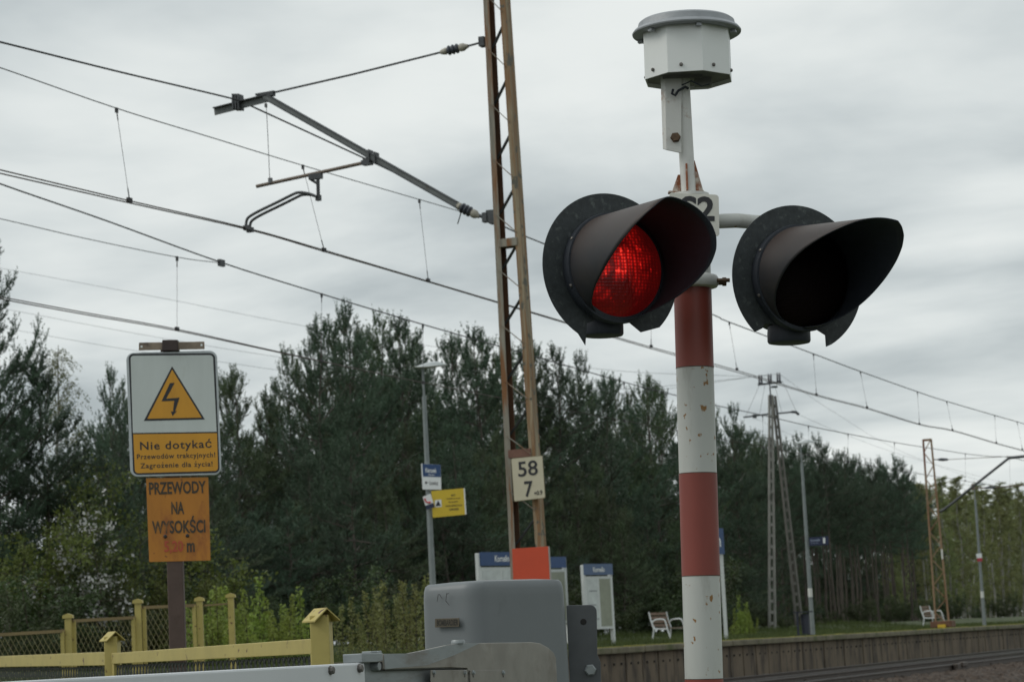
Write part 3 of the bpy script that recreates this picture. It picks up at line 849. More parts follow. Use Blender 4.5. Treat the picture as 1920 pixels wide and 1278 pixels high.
# arm bracket in the plane of the boom (parallel with the tracks)
PB = 3.0
def BQ(x, y, d=0.0): return PP(x, y, PB - d)
mb = MB()
arm = [(720, 1224.8), (767, 1224), (790, 1219.5), (840, 1208.5), (868, 1205), (998, 1203), (1013, 1205), (1028, 1213), (1038, 1222), (1043, 1233), (1046, 1300), (1048, 1400), (880, 1400), (880, 1262), (876, 1252), (845, 1250.5), (720, 1254)]
mb.prism([BQ(x, y) for x, y in arm], NV * .014)
# thin bright top flange of the arm
armo = build('arm_bracket', mb, GALVW, bar, bevel=.002)
mb = MB()
gx = [(720, 1225), (767, 1224), (790, 1219.5), (840, 1208.5), (868, 1205.2), (900, 1204.7), (850, 1228), (800, 1246), (722, 1253.5)]
mb.prism([BQ(x, y, .0012) for x, y in gx], NV * .001)
build('arm_flange', mb, GALV, armo)
mb = MB()
mb.prism([BQ(684, 1241, -.02), BQ(878, 1252, -.02), BQ(880, 1400, -.02), BQ(684, 1400, -.02)], NV * .012)
build('lower_plate', mb, GALV, bar)
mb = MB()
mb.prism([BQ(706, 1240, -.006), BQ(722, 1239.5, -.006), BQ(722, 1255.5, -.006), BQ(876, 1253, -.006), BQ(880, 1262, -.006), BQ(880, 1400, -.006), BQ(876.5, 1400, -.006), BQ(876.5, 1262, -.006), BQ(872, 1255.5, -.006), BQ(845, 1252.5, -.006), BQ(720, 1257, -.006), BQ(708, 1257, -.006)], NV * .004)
build('slot_shadow_gap', mb, SLOT, bar)  # thin dark strip modelled in place of the shadow in the slot under the arm
bpy.data.objects['slot_shadow_gap'].name = 'slot_shadow_strip'
mb = MB()
mb.prism([BQ(679, 1224, .01), BQ(718, 1223, .01), BQ(718, 1238, .01), BQ(706, 1240.5, .01), BQ(680, 1241, .01)], NV * .06)
mb.box(BQ(693, 1222, -.01), (.04, .03, .006), (DV, NV, Z3)).box(BQ(707, 1222, -.01), (.02, .02, .008), (DV, NV, Z3))
mb.lathe(BQ(712, 1248, .004), NV, [(.012, 0), (.012, .03)], 12)
build('boom_clamp', mb, GALV, bar, bevel=.002)
for (x0, x1, yy) in ((808, 877, 1255.5), (882, 949, 1255.5)):
    mb = MB(); mb.prism([BQ(x0, yy, .004), BQ(x1, yy - 1, .004), BQ(x1 + 2, 1400, .004), BQ(x0 + 1, 1400, .004)], NV * .003)
    cv_ = build('cover_plate', mb, GALVW, bar, bevel=.001)
    each('cover_bolt', 2, lambda m, i: m.lathe(BQ((x0 + 5, x1 - 6)[i], 1260, .004), -NV, [(.0075, 0), (.0075, .002), (.0055, .003), (.005, .006)], 8), GALV, cv_)
    each('cover_rivet', 2, lambda m, i: m.lathe(BQ((x0 + 5.5, x1 - 5.5)[i], 1266.5, .004), -NV, [(.004, 0), (.003, .002)], 8), BOLT, cv_)
mb = MB().lathe(BQ(859, 1205.5, -.007), Z3, [(.021, 0), (.021, .007), (.018, .011)], 24)
build('pivot_cap', mb, GALV, bar, smooth=True)
mb = MB().lathe(BQ(980, 1300, -.014), NV, [(.06, 0), (.06, .25)], 24)
build('drive_shaft', mb, GALV, bar, smooth=True)
# the boom, lowered across the road
be0, be1 = BQ(682, 1241), BQ(0, 1277.5)
bdir = (be1 - be0).normalized()
endb = be0 + bdir * 7.0
mb = MB()
hb = .16
up_ = Z3
mb.prism([be0 + NV * -.004, be0 + NV * .05, be0 + NV * .05 - up_ * hb, be0 - up_ * hb - NV * .004], bdir * 7.0)
boom = build('boom', mb, BOOM, bar, bevel=.006)
st0 = BQ(170, 1275)
u0 = (st0 - be0).dot(bdir)
k = 0
while u0 + k * 1.2 < 6.5:
    q = be0 + bdir * (u0 + k * 1.2) - NV * .0065
    mb = MB().prism([q - up_ * .018, q + bdir * .6 - up_ * .018, q + bdir * .6 - up_ * (hb - .018), q - up_ * (hb - .018)], NV * .002)
    build('red_stripe', mb, BOOMR, boom)
    k += 1
each('boom_bolt', 2, lambda m, i: m.lathe(BQ((619, 673)[i], (1255.5, 1252)[i], .004), -NV, [(.0125, 0), (.0125, .003), (.0105, .003), (.0105, .010), (.007, .012)], 8), BOLT, boom)

# ================================================================== CATENARY MAST (near)
PM = 9.4
mbase = PP(1003, 1130, PM); tM = tof(mbase)
mb0 = TP(tM, PM, gz(tM, PM))
topc = PT(931.5, 0, tM); botc = PT(989.5, 1020, tM)
adir = (topc - botc).normalized()
mast = thing('catenary_mast', botc + adir * ((mb0.z - botc.z) / adir.z), 'tall rusty lattice catenary mast carrying a cantilever over the nearer track', 'catenary mast')
gM = botc + adir * ((mb0.z - botc.z) / adir.z)
def mpt(z, side, fr):
    """point on the mast at height z; side -1..1 across (towards the track = -1 in picture), fr depth along the track"""
    c = botc + adir * ((z - botc.z) / adir.z)
    k = (z - botc.z) / (topc.z - botc.z)
    half = (.345 + (.245 - .345) * k) / 2
    return c - NV * (side * half) + DV * fr
zt_ = topc.z + 1.6
dep = .15; fl = .062
def chan(side):
    m = MB()
    s_in = lambda z: mpt(z, side, 0)
    for (f0, f1, off0, off1) in ((-dep / 2, -dep / 2 + .009, 0, fl), (dep / 2 - .009, dep / 2, 0, fl), (-dep / 2 + .009, dep / 2 - .009, 0, .008)):
        vs = []
        for z in (gM.z, zt_):
            q = mpt(z, side, 0); inn = NV * side   # inward
            for a, b in ((off0, f0), (off1, f0), (off1, f1), (off0, f1)):
                vs.append(q + inn * a + DV * b)
        m.add(vs, [(0, 1, 2, 3), (4, 7, 6, 5), (0, 4, 5, 1), (1, 5, 6, 2), (2, 6, 7, 3), (3, 7, 4, 0)])
    return m
# the channel whose web shows its weathered outside, and the one whose rusty inside is seen
mm_ = chan(1)
MASTO = mat('mast_steel_ochre', (0.27, 0.225, 0.15), .75, .05, .35, 9, .25, dirt=(0.21, 0.115, 0.05), dirt_amt=.7, dirt_scale=6, stretch=(2.5, 2.5, .14), spots=(.1, .095, .075), spot_scale=9, spot_thr=.58)
build('chord', mm_, MASTO, mast)
mm_ = chan(-1)
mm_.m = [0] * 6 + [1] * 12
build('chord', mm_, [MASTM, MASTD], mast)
zy = lambda y: PT(960, y, tM).z
BATT = mat('batten_rusty', (.17, .085, .06), .75, .1, .3, 8, .2)
for k in range(-4, 10):
    ya = 107 + 104 * k
    if ya > 1010: continue
    m1 = MB(); m2 = MB()
    m1.beam(mpt(zy(ya - 18), -1, -dep / 2 - .004) + NV * -.03, mpt(zy(ya + 20), 1, -dep / 2 - .004) + NV * .04, .006, .026, up=DV)
    m2.beam(mpt(zy(ya + 82), -1, dep / 2 - .02) - NV * .02, mpt(zy(ya + 22), 1, dep / 2 - .02) + NV * .03, .012, .05, up=DV)
    build('front_lacing', m1, MASTM, mast)
    build('rear_lacing', m2, STEELD, mast)
for yb in (455, 851):
    m3 = MB().prism([mpt(zy(yb - 7), -1, -dep / 2 - .008) - NV * .04, mpt(zy(yb - 7), 1, -dep / 2 - .008) + NV * .04, mpt(zy(yb + 8), 1, -dep / 2 - .008) + NV * .04, mpt(zy(yb + 8), -1, -dep / 2 - .008) - NV * .04], DV * .16)
    build('batten', m3, [MASTM if yb < 500 else BATT], mast)
mb = MB(); mb.box((gM.x, gM.y, gM.z + .1), (.7, .7, .5), (DV, NV, Z3))
build('foundation', mb, CONC, mast, bevel=.03)

def CT(x, y, d=0.0): return PT(x, y, tM + d)
def ins(mbd, mbl, a, b, nsh=3, r=.055):
    """insulator with sheds between a and b: collars at the ends"""
    a = V(a); b = V(b); d = (b - a); L_ = d.length; d.normalize()
    prof = [(.02, .22 * L_)]
    for k in range(nsh):
        h0 = L_ * (.25 + .42 * k / nsh); h1 = L_ * (.25 + .42 * (k + 1) / nsh)
        prof += [(r * .62, h0), (r, h0 + (h1 - h0) * .35), (r, h0 + (h1 - h0) * .6), (r * .62, h1)]
    prof += [(.02, L_ * .68)]
    mbd.lathe(a, d, prof, 18)
    if not isinstance(mbl, (list, tuple)): mbl = (mbl, mbl)
    mbl[0].lathe(a, d, [(.02, 0), (r * .55, .02), (r * .72, .06), (r * .72, .2 * L_), (r * .5, .25 * L_)], 16)
    mbl[1].lathe(a, d, [(r * .5, .66 * L_), (r * .8, .72 * L_), (r * .8, .84 * L_), (r * .45, .94 * L_), (.02, L_)], 16)
can_ = bpy.data.objects.new('cantilever', None); link(can_, mast); can_.location = CT(908, 408) - gM
mbd, mbl, mbs, mbg = MB(), MB(), MB(), MB()
for A_, B_, r_ in ((CT(826, 98.5), CT(878, 86.5), .052), (CT(853, 383), CT(899, 406), .056)):
    mbd, mbl = MB(), (MB(), MB()); ins(mbd, mbl, A_, B_, 3, r_)
    build('insulator', mbd, INSB, can_, smooth=True)
    for q in mbl: build('insulator_collar', q, INSW, can_, smooth=True)
mbs.tube([CT(876, 87), CT(900, 80.5)], .012, 8)
mbs.box(CT(905, 79), (.06, .09, .10), (NV, DV, Z3))
mbs.tube([CT(826, 98.5), CT(660, 140), CT(512, 174)], .0115, 8)
# top beam (angle) and plate
A_, B_ = CT(402, 205.5), CT(503, 180)
mbg.beam(A_ - Z3 * .028, B_ - Z3 * .028, .008, .075, mi=0)
mbg.beam(A_ + Z3 * .012 , B_ + Z3 * .012, .085, .010, mi=1)
mbs.beam(CT(480, 178), CT(515, 172), .04, .02)
mbs.box(CT(503, 178), (.14, .07, .035), (NV, DV, Z3))
# main strut: channel section
S0, S1 = CT(497, 181), CT(858, 385)
mbg.beam(S0, S1, .07, .045, mi=0)
mbg.beam(S0 + Z3 * .034, S1 + Z3 * .034, .09, .014, mi=1)
mbg.beam(S0 - Z3 * .032, S1 - Z3 * .032, .085, .012, mi=1)
build('top_tie_and_fittings', mbs, STEELD, can_)
build('strut', mbg, [STEELG, STEELD], can_)
mb = MB()
mb.box(CT(910, 408), (.05, .07, .10), (NV, DV, Z3)).box(CT(918, 405), (.06, .05, .12), (NV, DV, Z3)).tube([CT(898, 404), CT(912, 409)], .018, 8)
mb.box(CT(925, 407), (.07, .1, .14), (NV, DV, Z3))
build('hinge', mb, STEELD, can_)
mb = MB().tube([CT(866, 396), CT(864, 400), CT(858, 420)], .006, 6)
build('bond_wire', mb, STEELD, can_)
# clamps
mb = MB()
for dx_ in (-5, 0, 5):
    c = CT(446 + dx_, 192)
    mb.box(c, (.016, .12, .17), (NV, DV, Z3))
mb.box(CT(446, 190), (.10, .10, .06), (NV, DV, Z3))
build('clamp', mb, STEELD, can_)
mb = MB()
for dx_ in (-5, 6):
    mb.box(CT(700 + dx_, 295 + dx_ * .4), (.014, .11, .13), (NV, DV, Z3))
mb.box(CT(690, 303), (.10, .05, .08), (NV, DV, Z3)).box(CT(683, 305), (.06, .04, .05), (NV, DV, Z3))
build('clamp', mb, STEELD, can_)
mb = MB().tube([CT(481, 349.5), CT(688, 304)], .019, 10)
build('registration_tube', mb, TUBEB, can_, smooth=True)
mb = MB()
mb.tube([CT(499, 193), CT(502, 250), CT(506, 343)], .004, 6)
mb.box(CT(507, 339), (.03, .05, .06), (NV, DV, Z3)).box(CT(498.5, 198), (.02, .03, .04), (NV, DV, Z3))
build('hanger_wire', mb, WIREL, can_)
mb = MB()
mb.box(CT(592, 331), (.15, .05, .06), (NV, DV, Z3)).beam(CT(596, 330), CT(597, 374), .035, .04)
mb.box(CT(597, 371), (.05, .05, .06), (NV, DV, Z3)).tube([CT(582, 336), CT(596, 345)], .014, 8)
build('drop_bracket', mb, STEELD, can_)
def bez(pts, n=24):
    """smooth Catmull-Rom through points"""
    P = [V(p) for p in pts]; P = [P[0] * 2 - P[1]] + P + [P[-1] * 2 - P[-2]]
    o_ = []
    for i in range(1, len(P) - 2):
        for k in range(n):
            t = k / n
            o_.append(.5 * ((2 * P[i]) + (P[i + 1] - P[i - 1]) * t + (2 * P[i - 1] - 5 * P[i] + 4 * P[i + 1] - P[i + 2]) * t * t + (3 * P[i] - P[i - 1] - 3 * P[i + 1] + P[i + 2]) * t ** 3))
    return o_ + [P[-2]]
mb = MB()
armp = [(594, 369), (582, 364), (570, 361.5), (560, 361), (550, 364), (520, 379), (485, 396), (468, 406), (463, 412), (461.5, 420), (461, 425)]
mb.tube(bez([CT(x, y, -.03) for x, y in armp], 6), .0155, 10)
mb.tube(bez([CT(x + 7 * min(1, max(0, (594 - x) / 40)), y + 5.5 * min(1, max(0, (594 - x) / 40)), .06) for x, y in armp], 6), .0155, 10)
mb.box(CT(463, 427, -.03), (.07, .05, .05), (NV, DV, Z3)).box(CT(469, 431, .06), (.07, .05, .05), (NV, DV, Z3))
build('steady_arm', mb, STEELD, can_, smooth=True)

# signs on the mast
def plate(name, corners, fn, thick, m, label, cat, back=V((0, 1, 0)), r=0.0, rimm=None, parent=None):
    """corners TL,TR,BR,BL in photo sight lines put on plane fn"""
    TL, TR, BR, BL = [fn(*c) for c in corners]
    o = thing(name, (BL + BR) / 2, label, cat) if label else None
    return o, TL, TR, BR, BL
yk = mast.location.y
KMn = V((0, 1, 0))
kmo = mpt(zy(900), 0, -dep / 2 - .06)
def KQ(x, y, d=0.0): return PQ(x, y, kmo - DV * d, DV)
km = thing('kilometre_sign', KQ(993, 938), 'cream kilometre plate reading 58 and 7 on the rusty mast', 'railway sign')
mb = MB(); mb.prism(rrect(KQ(963.8, 940), KQ(1022.5, 933), KQ(1017, 853), KQ(958, 858.7), .012), DV * .004)
kp = build('plate', mb, KMP, km)
mb = MB()
oq = rrect(KQ(963.8, 940, .0008), KQ(1022.5, 933, .0008), KQ(1017, 853, .0008), KQ(958, 858.7, .0008), .012)
cq = sum(oq, V((0, 0, 0))) / len(oq)
iq = [cq + (q - cq) * .975 for q in oq]
mb.v = oq + iq; nq = len(oq)
mb.f = [[i, (i + 1) % nq, (i + 1) % nq + nq, i + nq] for i in range(nq)]; mb.m = [0] * nq
build('border', mb, mat('km_border', (.2, .17, .1), .6), km)
lettering('58', KQ(972, 894, .003), KQ(1009, 889.8, .003), KQ(970, 865.5, .003), INK, km, .012)
lettering('7', KQ(984.3, 931.5, .003), KQ(1000, 930, .003), KQ(982.5, 902, .003), INK, km, .02)
lettering('+0.9', KQ(1001.5, 928.5, .003), KQ(1017, 926.5, .003), KQ(1001, 920, .003), INK, km, .02)
rdo = mpt(zy(1060), 0, -dep / 2 - .05)
def RQ(x, y, d=0.0): return PQ(x, y, rdo - DV * d, DV)
rp_ = thing('red_marker_panel', RQ(997, 1120), 'plain orange red square panel low on the lattice mast above the grey hood', 'marker panel')
mb = MB(); mb.prism([RQ(963.5, 1122), RQ(1033, 1118), RQ(1027.5, 1023.5), RQ(960, 1028)], DV * .004)
build('panel', mb, REDP, rp_, bevel=.001)
mb = MB(); mb.prism([RQ(1027.6, 1023.6), RQ(1029.4, 1024.5), RQ(1035, 1118), RQ(1033, 1118)], DV * .02)
build('edge_flange', mb, mat('panel_edge', (.3, .28, .26), .5), rp_)

# ================================================================== CATENARY WIRES
def wire(m, pts, r, sub=8):
    m.tube(bez(pts, sub), r, 6)
def wire_lin(m, pts, r):
    m.tube(pts, r, 6)
PWN = pof(CT(463, 428))
near = thing('overhead_line', TP(tM, PWN, PP(463, 428, PWN).z), 'overhead line of the nearer track: twin contact wires under a thick carrier wire', 'overhead wires')
def NQ(x, y, d=0.0): return PP(x, y, PWN + d)
pm = pof(CT(447, 189)) - PWN
mb = MB()
mess_px = [(-140, 46), (0, 79), (220, 134), (447, 188), (471, 199), (690, 300), (800, 353), (956, 430), (1020, 457), (1180, 522), (1340, 591), (1367, 603.5), (1525, 663), (1613, 696), (1720, 734), (1775, 752), (1920, 794), (2050, 830)]
wire(mb, [NQ(x, y) for x, y in mess_px], .0095, 5)
build('carrier_wire', mb, WIRE, near)
mb = MB(); wire(mb, [NQ(x, y) for x, y in ((-140, 82), (0, 127), (218, 203), (400, 259), (567, 310), (786, 374), (910, 410))], .0055, 5)
build('stitch_wire', mb, WIREL, near)
c1 = [(-140, 285), (0, 318.5), (245, 377), (463, 427.5), (608, 469), (803, 527), (1045, 599), (1221, 650.5), (1382, 694), (1530, 739.5), (1626, 764), (1724, 794.5), (1786, 806), (1868, 830), (1920, 844), (2050, 880)]
c2 = [(-140, 293), (0, 325), (245, 381), (470, 431.5), (608, 471.5), (803, 528.5), (1045, 601), (1221, 653.5), (1382, 697.5), (1530, 741.5), (1626, 766), (1724, 796), (1786, 807.5), (1868, 831.5), (1920, 845.5), (2050, 881)]
for c in (c1, c2):
    mb = MB(); wire(mb, [NQ(x, y) for x, y in c], .0068, 4)
    build('contact_wire', mb, WIREB, near)
for (xa, ya, xb, yb) in ((218, 203, 243, 377), (567, 310, 608, 470), (786, 374, 803, 527), (1052, 471, 1066, 606), (1220, 540, 1221, 650), (1367, 604, 1382, 693), (1525, 663, 1531, 740), (1613, 696, 1626, 764), (1720, 734, 1724, 795), (1775, 752, 1786, 806), (1865, 778, 1868, 830), (1907, 790, 1917, 842)):
    mb = MB(); a, b = NQ(xa, ya), NQ(xb, yb)
    mb.tube([a, b], .0026, 5)
    d = (b - a).normalized()
    mb.box(a + d * .02, (.035, .02, .05), (DV, NV, Z3)).tube([a + d * .03, a + d * .12], .006, 5).box(b - d * .01, (.07, .03, .045), (DV, NV, Z3)).tube([b - d * .03, b - d * .13], .006, 5)
    build('dropper', mb, WIRE, near)
PWF = PWN + 3.55
far = thing('overhead_line', TP(60, PWF, 5.8), 'overhead line of the farther track, passing behind the near mast and above the platform', 'overhead wires')
def FQ2(x, y): return PP(x, y, PWF)
mb = MB(); wire(mb, [FQ2(x, y) for x, y in ((-140, 290), (0, 344.5), (200, 414), (415, 492), (603, 551), (793, 608), (940, 650), (1170, 716), (1260, 739), (1340, 759), (1430, 778), (1516, 798), (1590, 813), (1677, 829), (1752, 841), (1810, 850), (1856, 855), (1893, 857), (1960, 872), (2100, 900))], .0095, 5)
build('carrier_wire', mb, WIRE, far)
mb = MB(); wire(mb, [FQ2(x, y) for x, y in ((-140, 382), (0, 410), (160, 447), (332, 482), (415, 493))], .0055, 5)
build('stitch_wire', mb, WIREL, far)
for o_ in (0, 4):
    mb = MB(); wire(mb, [FQ2(x, y) for x, y in ((-140, 527 + o_), (0, 556 + o_), (160, 586 + o_ * .9), (332, 617 + o_ * .7), (540, 663 + o_ * .3), (793, 717), (1000, 757), (1260, 805), (1500, 850), (1700, 884), (1820, 903), (2100, 948))], .0068, 5)
    build('contact_wire', mb, WIREB, far)
mb = MB(); mb.box(FQ2(415, 493), (.14, .04, .09), (DV, NV, Z3))
build('stitch_clamp', mb, STEELD, far)
for (xa, ya, xb, yb) in ((332, 482, 332, 616), (603, 551, 603, 676), (793, 608, 794, 717), (1170, 716, 1171, 789), (1430, 778, 1431, 838), (1516, 798, 1516, 852), (1590, 813, 1591, 866), (1677, 829, 1677, 880), (1810, 850, 1810, 901), (1893, 858, 1894, 914)):
    mb = MB(); a, b = FQ2(xa, ya), FQ2(xb, yb); d = (b - a).normalized()
    mb.tube([a, b], .0026, 5).box(a + d * .02, (.04, .02, .06), (DV, NV, Z3)).tube([a + d * .03, a + d * .13], .007, 5).box(b, (.07, .03, .045), (DV, NV, Z3))
    build('dropper', mb, WIRE, far)

# ================================================================== WARNING SIGN ON BROWN POST
YW = 13.5
def SQ(x, y, d=0.0): return PY(x, y, YW - d)
pb0, pt0 = SQ(333.5, 1215, -.045), SQ(316, 640, -.045)
pd = (pt0 - pb0).normalized(); gW = pb0 - pd * (pb0.z / pd.z)
spst = thing('sign_post', gW, 'brown square steel post with a rusty cross bar on top', 'sign post')
mb = MB(); mb.beam(gW, SQ(316.5, 642, -.045), .088, .06, up=V((0, 1, 0)))
build('post', mb, POSTBR, spst, bevel=.006)
mb = MB(); mb.prism([SQ(260, 656.5, .01), SQ(383.5, 654, .01), SQ(383, 640, .01), SQ(260.5, 642, .01)], V((0, .008, 0)))
cb = build('cross_bar', mb, BARRUST, spst, bevel=.001)
each('bar_hole', 2, lambda m, i: m.lathe(SQ((265.5, 378)[i], (649.5, 646.5)[i], .0108), V((0, -1, 0)), [(.0065, 0), (.006, .0004)], 12), INKW, cb)
mb = MB(); mb.prism([SQ(303.5, 657, .02), SQ(334.5, 657, .02), SQ(333, 636.5, .02), SQ(304, 637, .02)], V((0, .06, 0)))
build('top_cap', mb, mat('cap_dark_brown', (.04, .026, .024), .6, .1, .25, 12, .15), spst, bevel=.003)
ws = thing('warning_sign', SQ(330, 892), 'white and amber electric shock warning sign with a lightning triangle', 'warning sign')
mb = MB(); mb.prism(rrect(SQ(244.5, 894), SQ(415, 890), SQ(406.5, 656.5), SQ(236, 661), .042, 8), V((0, .012, 0)))
build('panel', mb, SIGNRIM, ws, bevel=.004)
zs = lambda x, y: (220 + x / 4.564, 620 + y / 4.564)
def ZQ(x, y, d): return SQ(*zs(x, y), d)
ring0 = [ZQ(96, 196, .001), ZQ(835, 190, .001), ZQ(876, 1214, .001), ZQ(136, 1232, .001)]
def rr(P, r): return rrect(P[3], P[2], P[1], P[0], r, 8)
mb = MB(); mb.add(rr(ring0, .028), [list(range(36))])
build('border', mb, INK, ws)
ring1 = [ZQ(113, 213, .002), ZQ(818, 207, .002), ZQ(850, 862, .002), ZQ(133, 873, .002)]
mb = MB()
P_ = rrect(ring1[3], ring1[2], ring1[1], ring1[0], .018, 8)
P_[0:9] = [ring1[3]]; 
P_ = [ring1[3], ring1[2]] + rrect(ring1[3], ring1[2], ring1[1], ring1[0], .018, 8)[18:]
mb.add(P_, [list(range(len(P_)))])
build('white_field', mb, SIGNW, ws)
ring2 = [ZQ(136, 884, .002), ZQ(853, 874, .002), ZQ(862, 1196, .002), ZQ(151, 1217, .002)]
P_ = rrect(ring2[3], ring2[2], ring2[1], ring2[0], .018, 8)[:18] + [ring2[1], ring2[0]]
mb = MB(); mb.add(P_, [list(range(len(P_)))])
build('amber_field', mb, SIGNY, ws)
def trip(P, d): return [ZQ(x, y, d) for x, y in P]
mb = MB(); mb.add(rrect_tri(trip([(468, 303), (749, 757), (226, 770)], .003)) if False else trip([(468, 303), (749, 757), (226, 770)], .003), [[0, 1, 2]])
build('triangle_border', mb, INK, ws)
mb = MB(); mb.add(trip([(469, 332), (722, 741), (257, 751)], .004), [[0, 1, 2]])
build('triangle', mb, SIGNY, ws)
mb = MB(); bl = [(450, 446), (490, 444), (418, 580), (533, 570), (494, 688), (512, 682), (472, 728), (457, 686), (476, 691), (487, 597), (378, 602)]
mb.add(trip(bl, .005), [list(range(len(bl)))])
build('lightning_bolt', mb, INK, ws)
lettering('Nie dotykać', SQ(263, 848, .003), SQ(397.5, 843.5, .003), SQ(262.3, 826.5, .003), INK, ws, .014, sp=1.12)
lettering('Przewodów trakcyjnych!', SQ(257, 863.5, .003), SQ(403.8, 859.5, .003), SQ(256.5, 851, .003), INK, ws, .014, sp=1.12)
lettering('Zagrożenie dla życia!', SQ(263.5, 880.5, .003), SQ(398.8, 876.5, .003), SQ(263, 867, .003), INK, ws, .014, sp=1.12)
hs_ = thing('height_sign', SQ(337, 1051, -.01), 'faded orange plate about wires at height 5,20 m below the warning sign', 'warning sign')
def HQ(x, y, d=0.0): return SQ(x, y, d - .012)
mb = MB(); mb.prism([HQ(279.8, 1053), HQ(394.7, 1050), HQ(390.5, 894), HQ(273.8, 896)], V((0, .004, 0)))
build('plate', mb, ORANGE, hs_, bevel=.001)
lettering('PRZEWODY', HQ(280, 927, .002), HQ(386.5, 924, .002), HQ(279, 903.5, .002), INKF, hs_, .026)
lettering('NA', HQ(321.5, 963.5, .002), HQ(345.5, 963, .002), HQ(320.8, 940, .002), INKF, hs_, .026)
lettering('WYSOKŚCI', HQ(285.5, 1000.5, .002), HQ(385.5, 998, .002), HQ(284.5, 968, .002), INKF, hs_, .026)
lettering('5,20', HQ(308, 1038, .002), HQ(344, 1037, .002), HQ(307.5, 1013.5, .002), INKR, hs_, .026)
lettering('m', HQ(350.5, 1034.5, .002), HQ(365.5, 1034, .002), HQ(350, 1017, .002), INKF, hs_, .03)
each('bolt', 2, lambda m, i: m.lathe(HQ((310, 351.5)[i], (1005, 1003.5)[i], 0), V((0, -1, 0)), [(.010, 0), (.010, .004), (.006, .008)], 12), INK, hs_)

# ================================================================== YELLOW FENCES
def gable_post(root, c, wd, ztop, capw, ax, capm=None):
    """square post with a little folded gable cap; c = base point; ax = fence direction"""
    x = V(ax); y = V((-x.y, x.x, 0))
    m = MB(); h = ztop - c.z
    m.box(c + Z3 * (h / 2), (wd, wd, h), (x, y, Z3))
    p = build('post', m, YELL, root, bevel=.004)
    m = MB()
    t_ = .006
    cx_ = V((.87, .5, 0)); cy_ = V((.5, -.87, 0))
    top = c + Z3 * (h + .022)
    for sgn in (-1, 1):
        a = top + Z3 * (.0 if sgn < 0 else -.0005); b = top + cx_ * (sgn * .056) - Z3 * .05
        q = cy_ * .062
        m.prism([a - q, a + q, b + q, b - q], Z3 * t_)
    build('gable_cap', m, YELL, p)
    return p
fA = PY(605, 1240, 10.0); fB = PY(212, 1250, 14.3); fC = PY(-90, 1268, 20.5)
fence1 = thing('low_fence', (fA.x, fA.y, 0), 'low yellow fence with gable capped posts and wavy wire mesh beside the boom', 'fence')
fdir = (V((fB.x, fB.y, 0)) - V((fA.x, fA.y, 0))); flen = fdir.length; fdir.normalize()
fdir2 = (V((fC.x, fC.y, 0)) - V((fB.x, fB.y, 0))); flen2 = fdir2.length; fdir2.normalize()
zt1 = PY(605, 1152, 10.0).z; zt2 = PY(212, 1192, 14.3).z
capx = V((.93, .36, 0))
gable_post(fence1, V((fA.x, fA.y, 0)), .078, zt1, .11, V((1, -.12, 0)).normalized())
gable_post(fence1, V((fB.x, fB.y, 0)), .078, zt2, .11, V((1, -.12, 0)).normalized())
def fence_panel(root, A, B, za, zb, rail_h, post_w, mesh_m, wavy, drop=.75):
    d = (B - A); L_ = d.length; d.normalize(); q = V((-d.y, d.x, 0))
    m = MB()
    def P(u, z): return V((A.x, A.y, z)) + d * u
    m.add([P(0, za) - q * .02, P(L_, zb) - q * .02, P(L_, zb - rail_h) - q * .02, P(0, za - rail_h) - q * .02, P(0, za) + q * .02, P(L_, zb) + q * .02, P(L_, zb - rail_h) + q * .02, P(0, za - rail_h) + q * .02],
          [(0, 1, 2, 3), (4, 7, 6, 5), (0, 4, 5, 1), (1, 5, 6, 2), (2, 6, 7, 3), (3, 7, 4, 0)])
    build('rail', m, YELL, root, bevel=.003)
    m = MB()
    for u in (post_w / 2, L_ - post_w / 2):
        zz = za + (zb - za) * u / L_ - rail_h
        m.box(P(u, (zz + .1) / 2) , (post_w, .035, zz - .1), (d, q, Z3))
    m.beam(P(0, .15), P(L_, .15), .035, .06)
    build('frame', m, YELL, root)
    m = MB()
    if wavy:
        step = .085
        k = 0
        u = post_w
        while u < L_ - post_w - step:
            z0 = za + (zb - za) * u / L_ - rail_h
            for ph in (0, 1):
                pts = []
                for i in range(0, 13):
                    z = z0 - .005 - i * (z0 - .2) / 12
                    pts.append(P(u + step / 2 + (step * .52) * math.cos(i * math.pi / 2 * .9 + ph * math.pi) , z))
                m.tube(pts, .0024, 4, cap=False)
            # rounded loops under the rail
            m.tube([P(u + step * .5 + step * .5 * math.cos(a), z0 - .07 + .06 * math.sin(a)) for a in np.linspace(0, math.pi, 9)], .0038, 4, cap=False)
            u += step
    build('wire_mesh', m, mesh_m, root)
A2 = V((fA.x, fA.y, 0)) + fdir * .06; B2 = V((fB.x, fB.y, 0)) - fdir * .06
fence_panel(fence1, A2, B2, PY(588, 1196.5, 10.1).z, PY(220, 1223, 14.2).z, .062, .06, MESHD, True)
B3 = V((fB.x, fB.y, 0)) + fdir2 * .06; C3 = V((fC.x, fC.y, 0))
fence_panel(fence1, B3, C3, PY(196, 1221.5, 14.4).z, PY(-80, 1232, 20.3).z, .078, .06, MESHD, True)

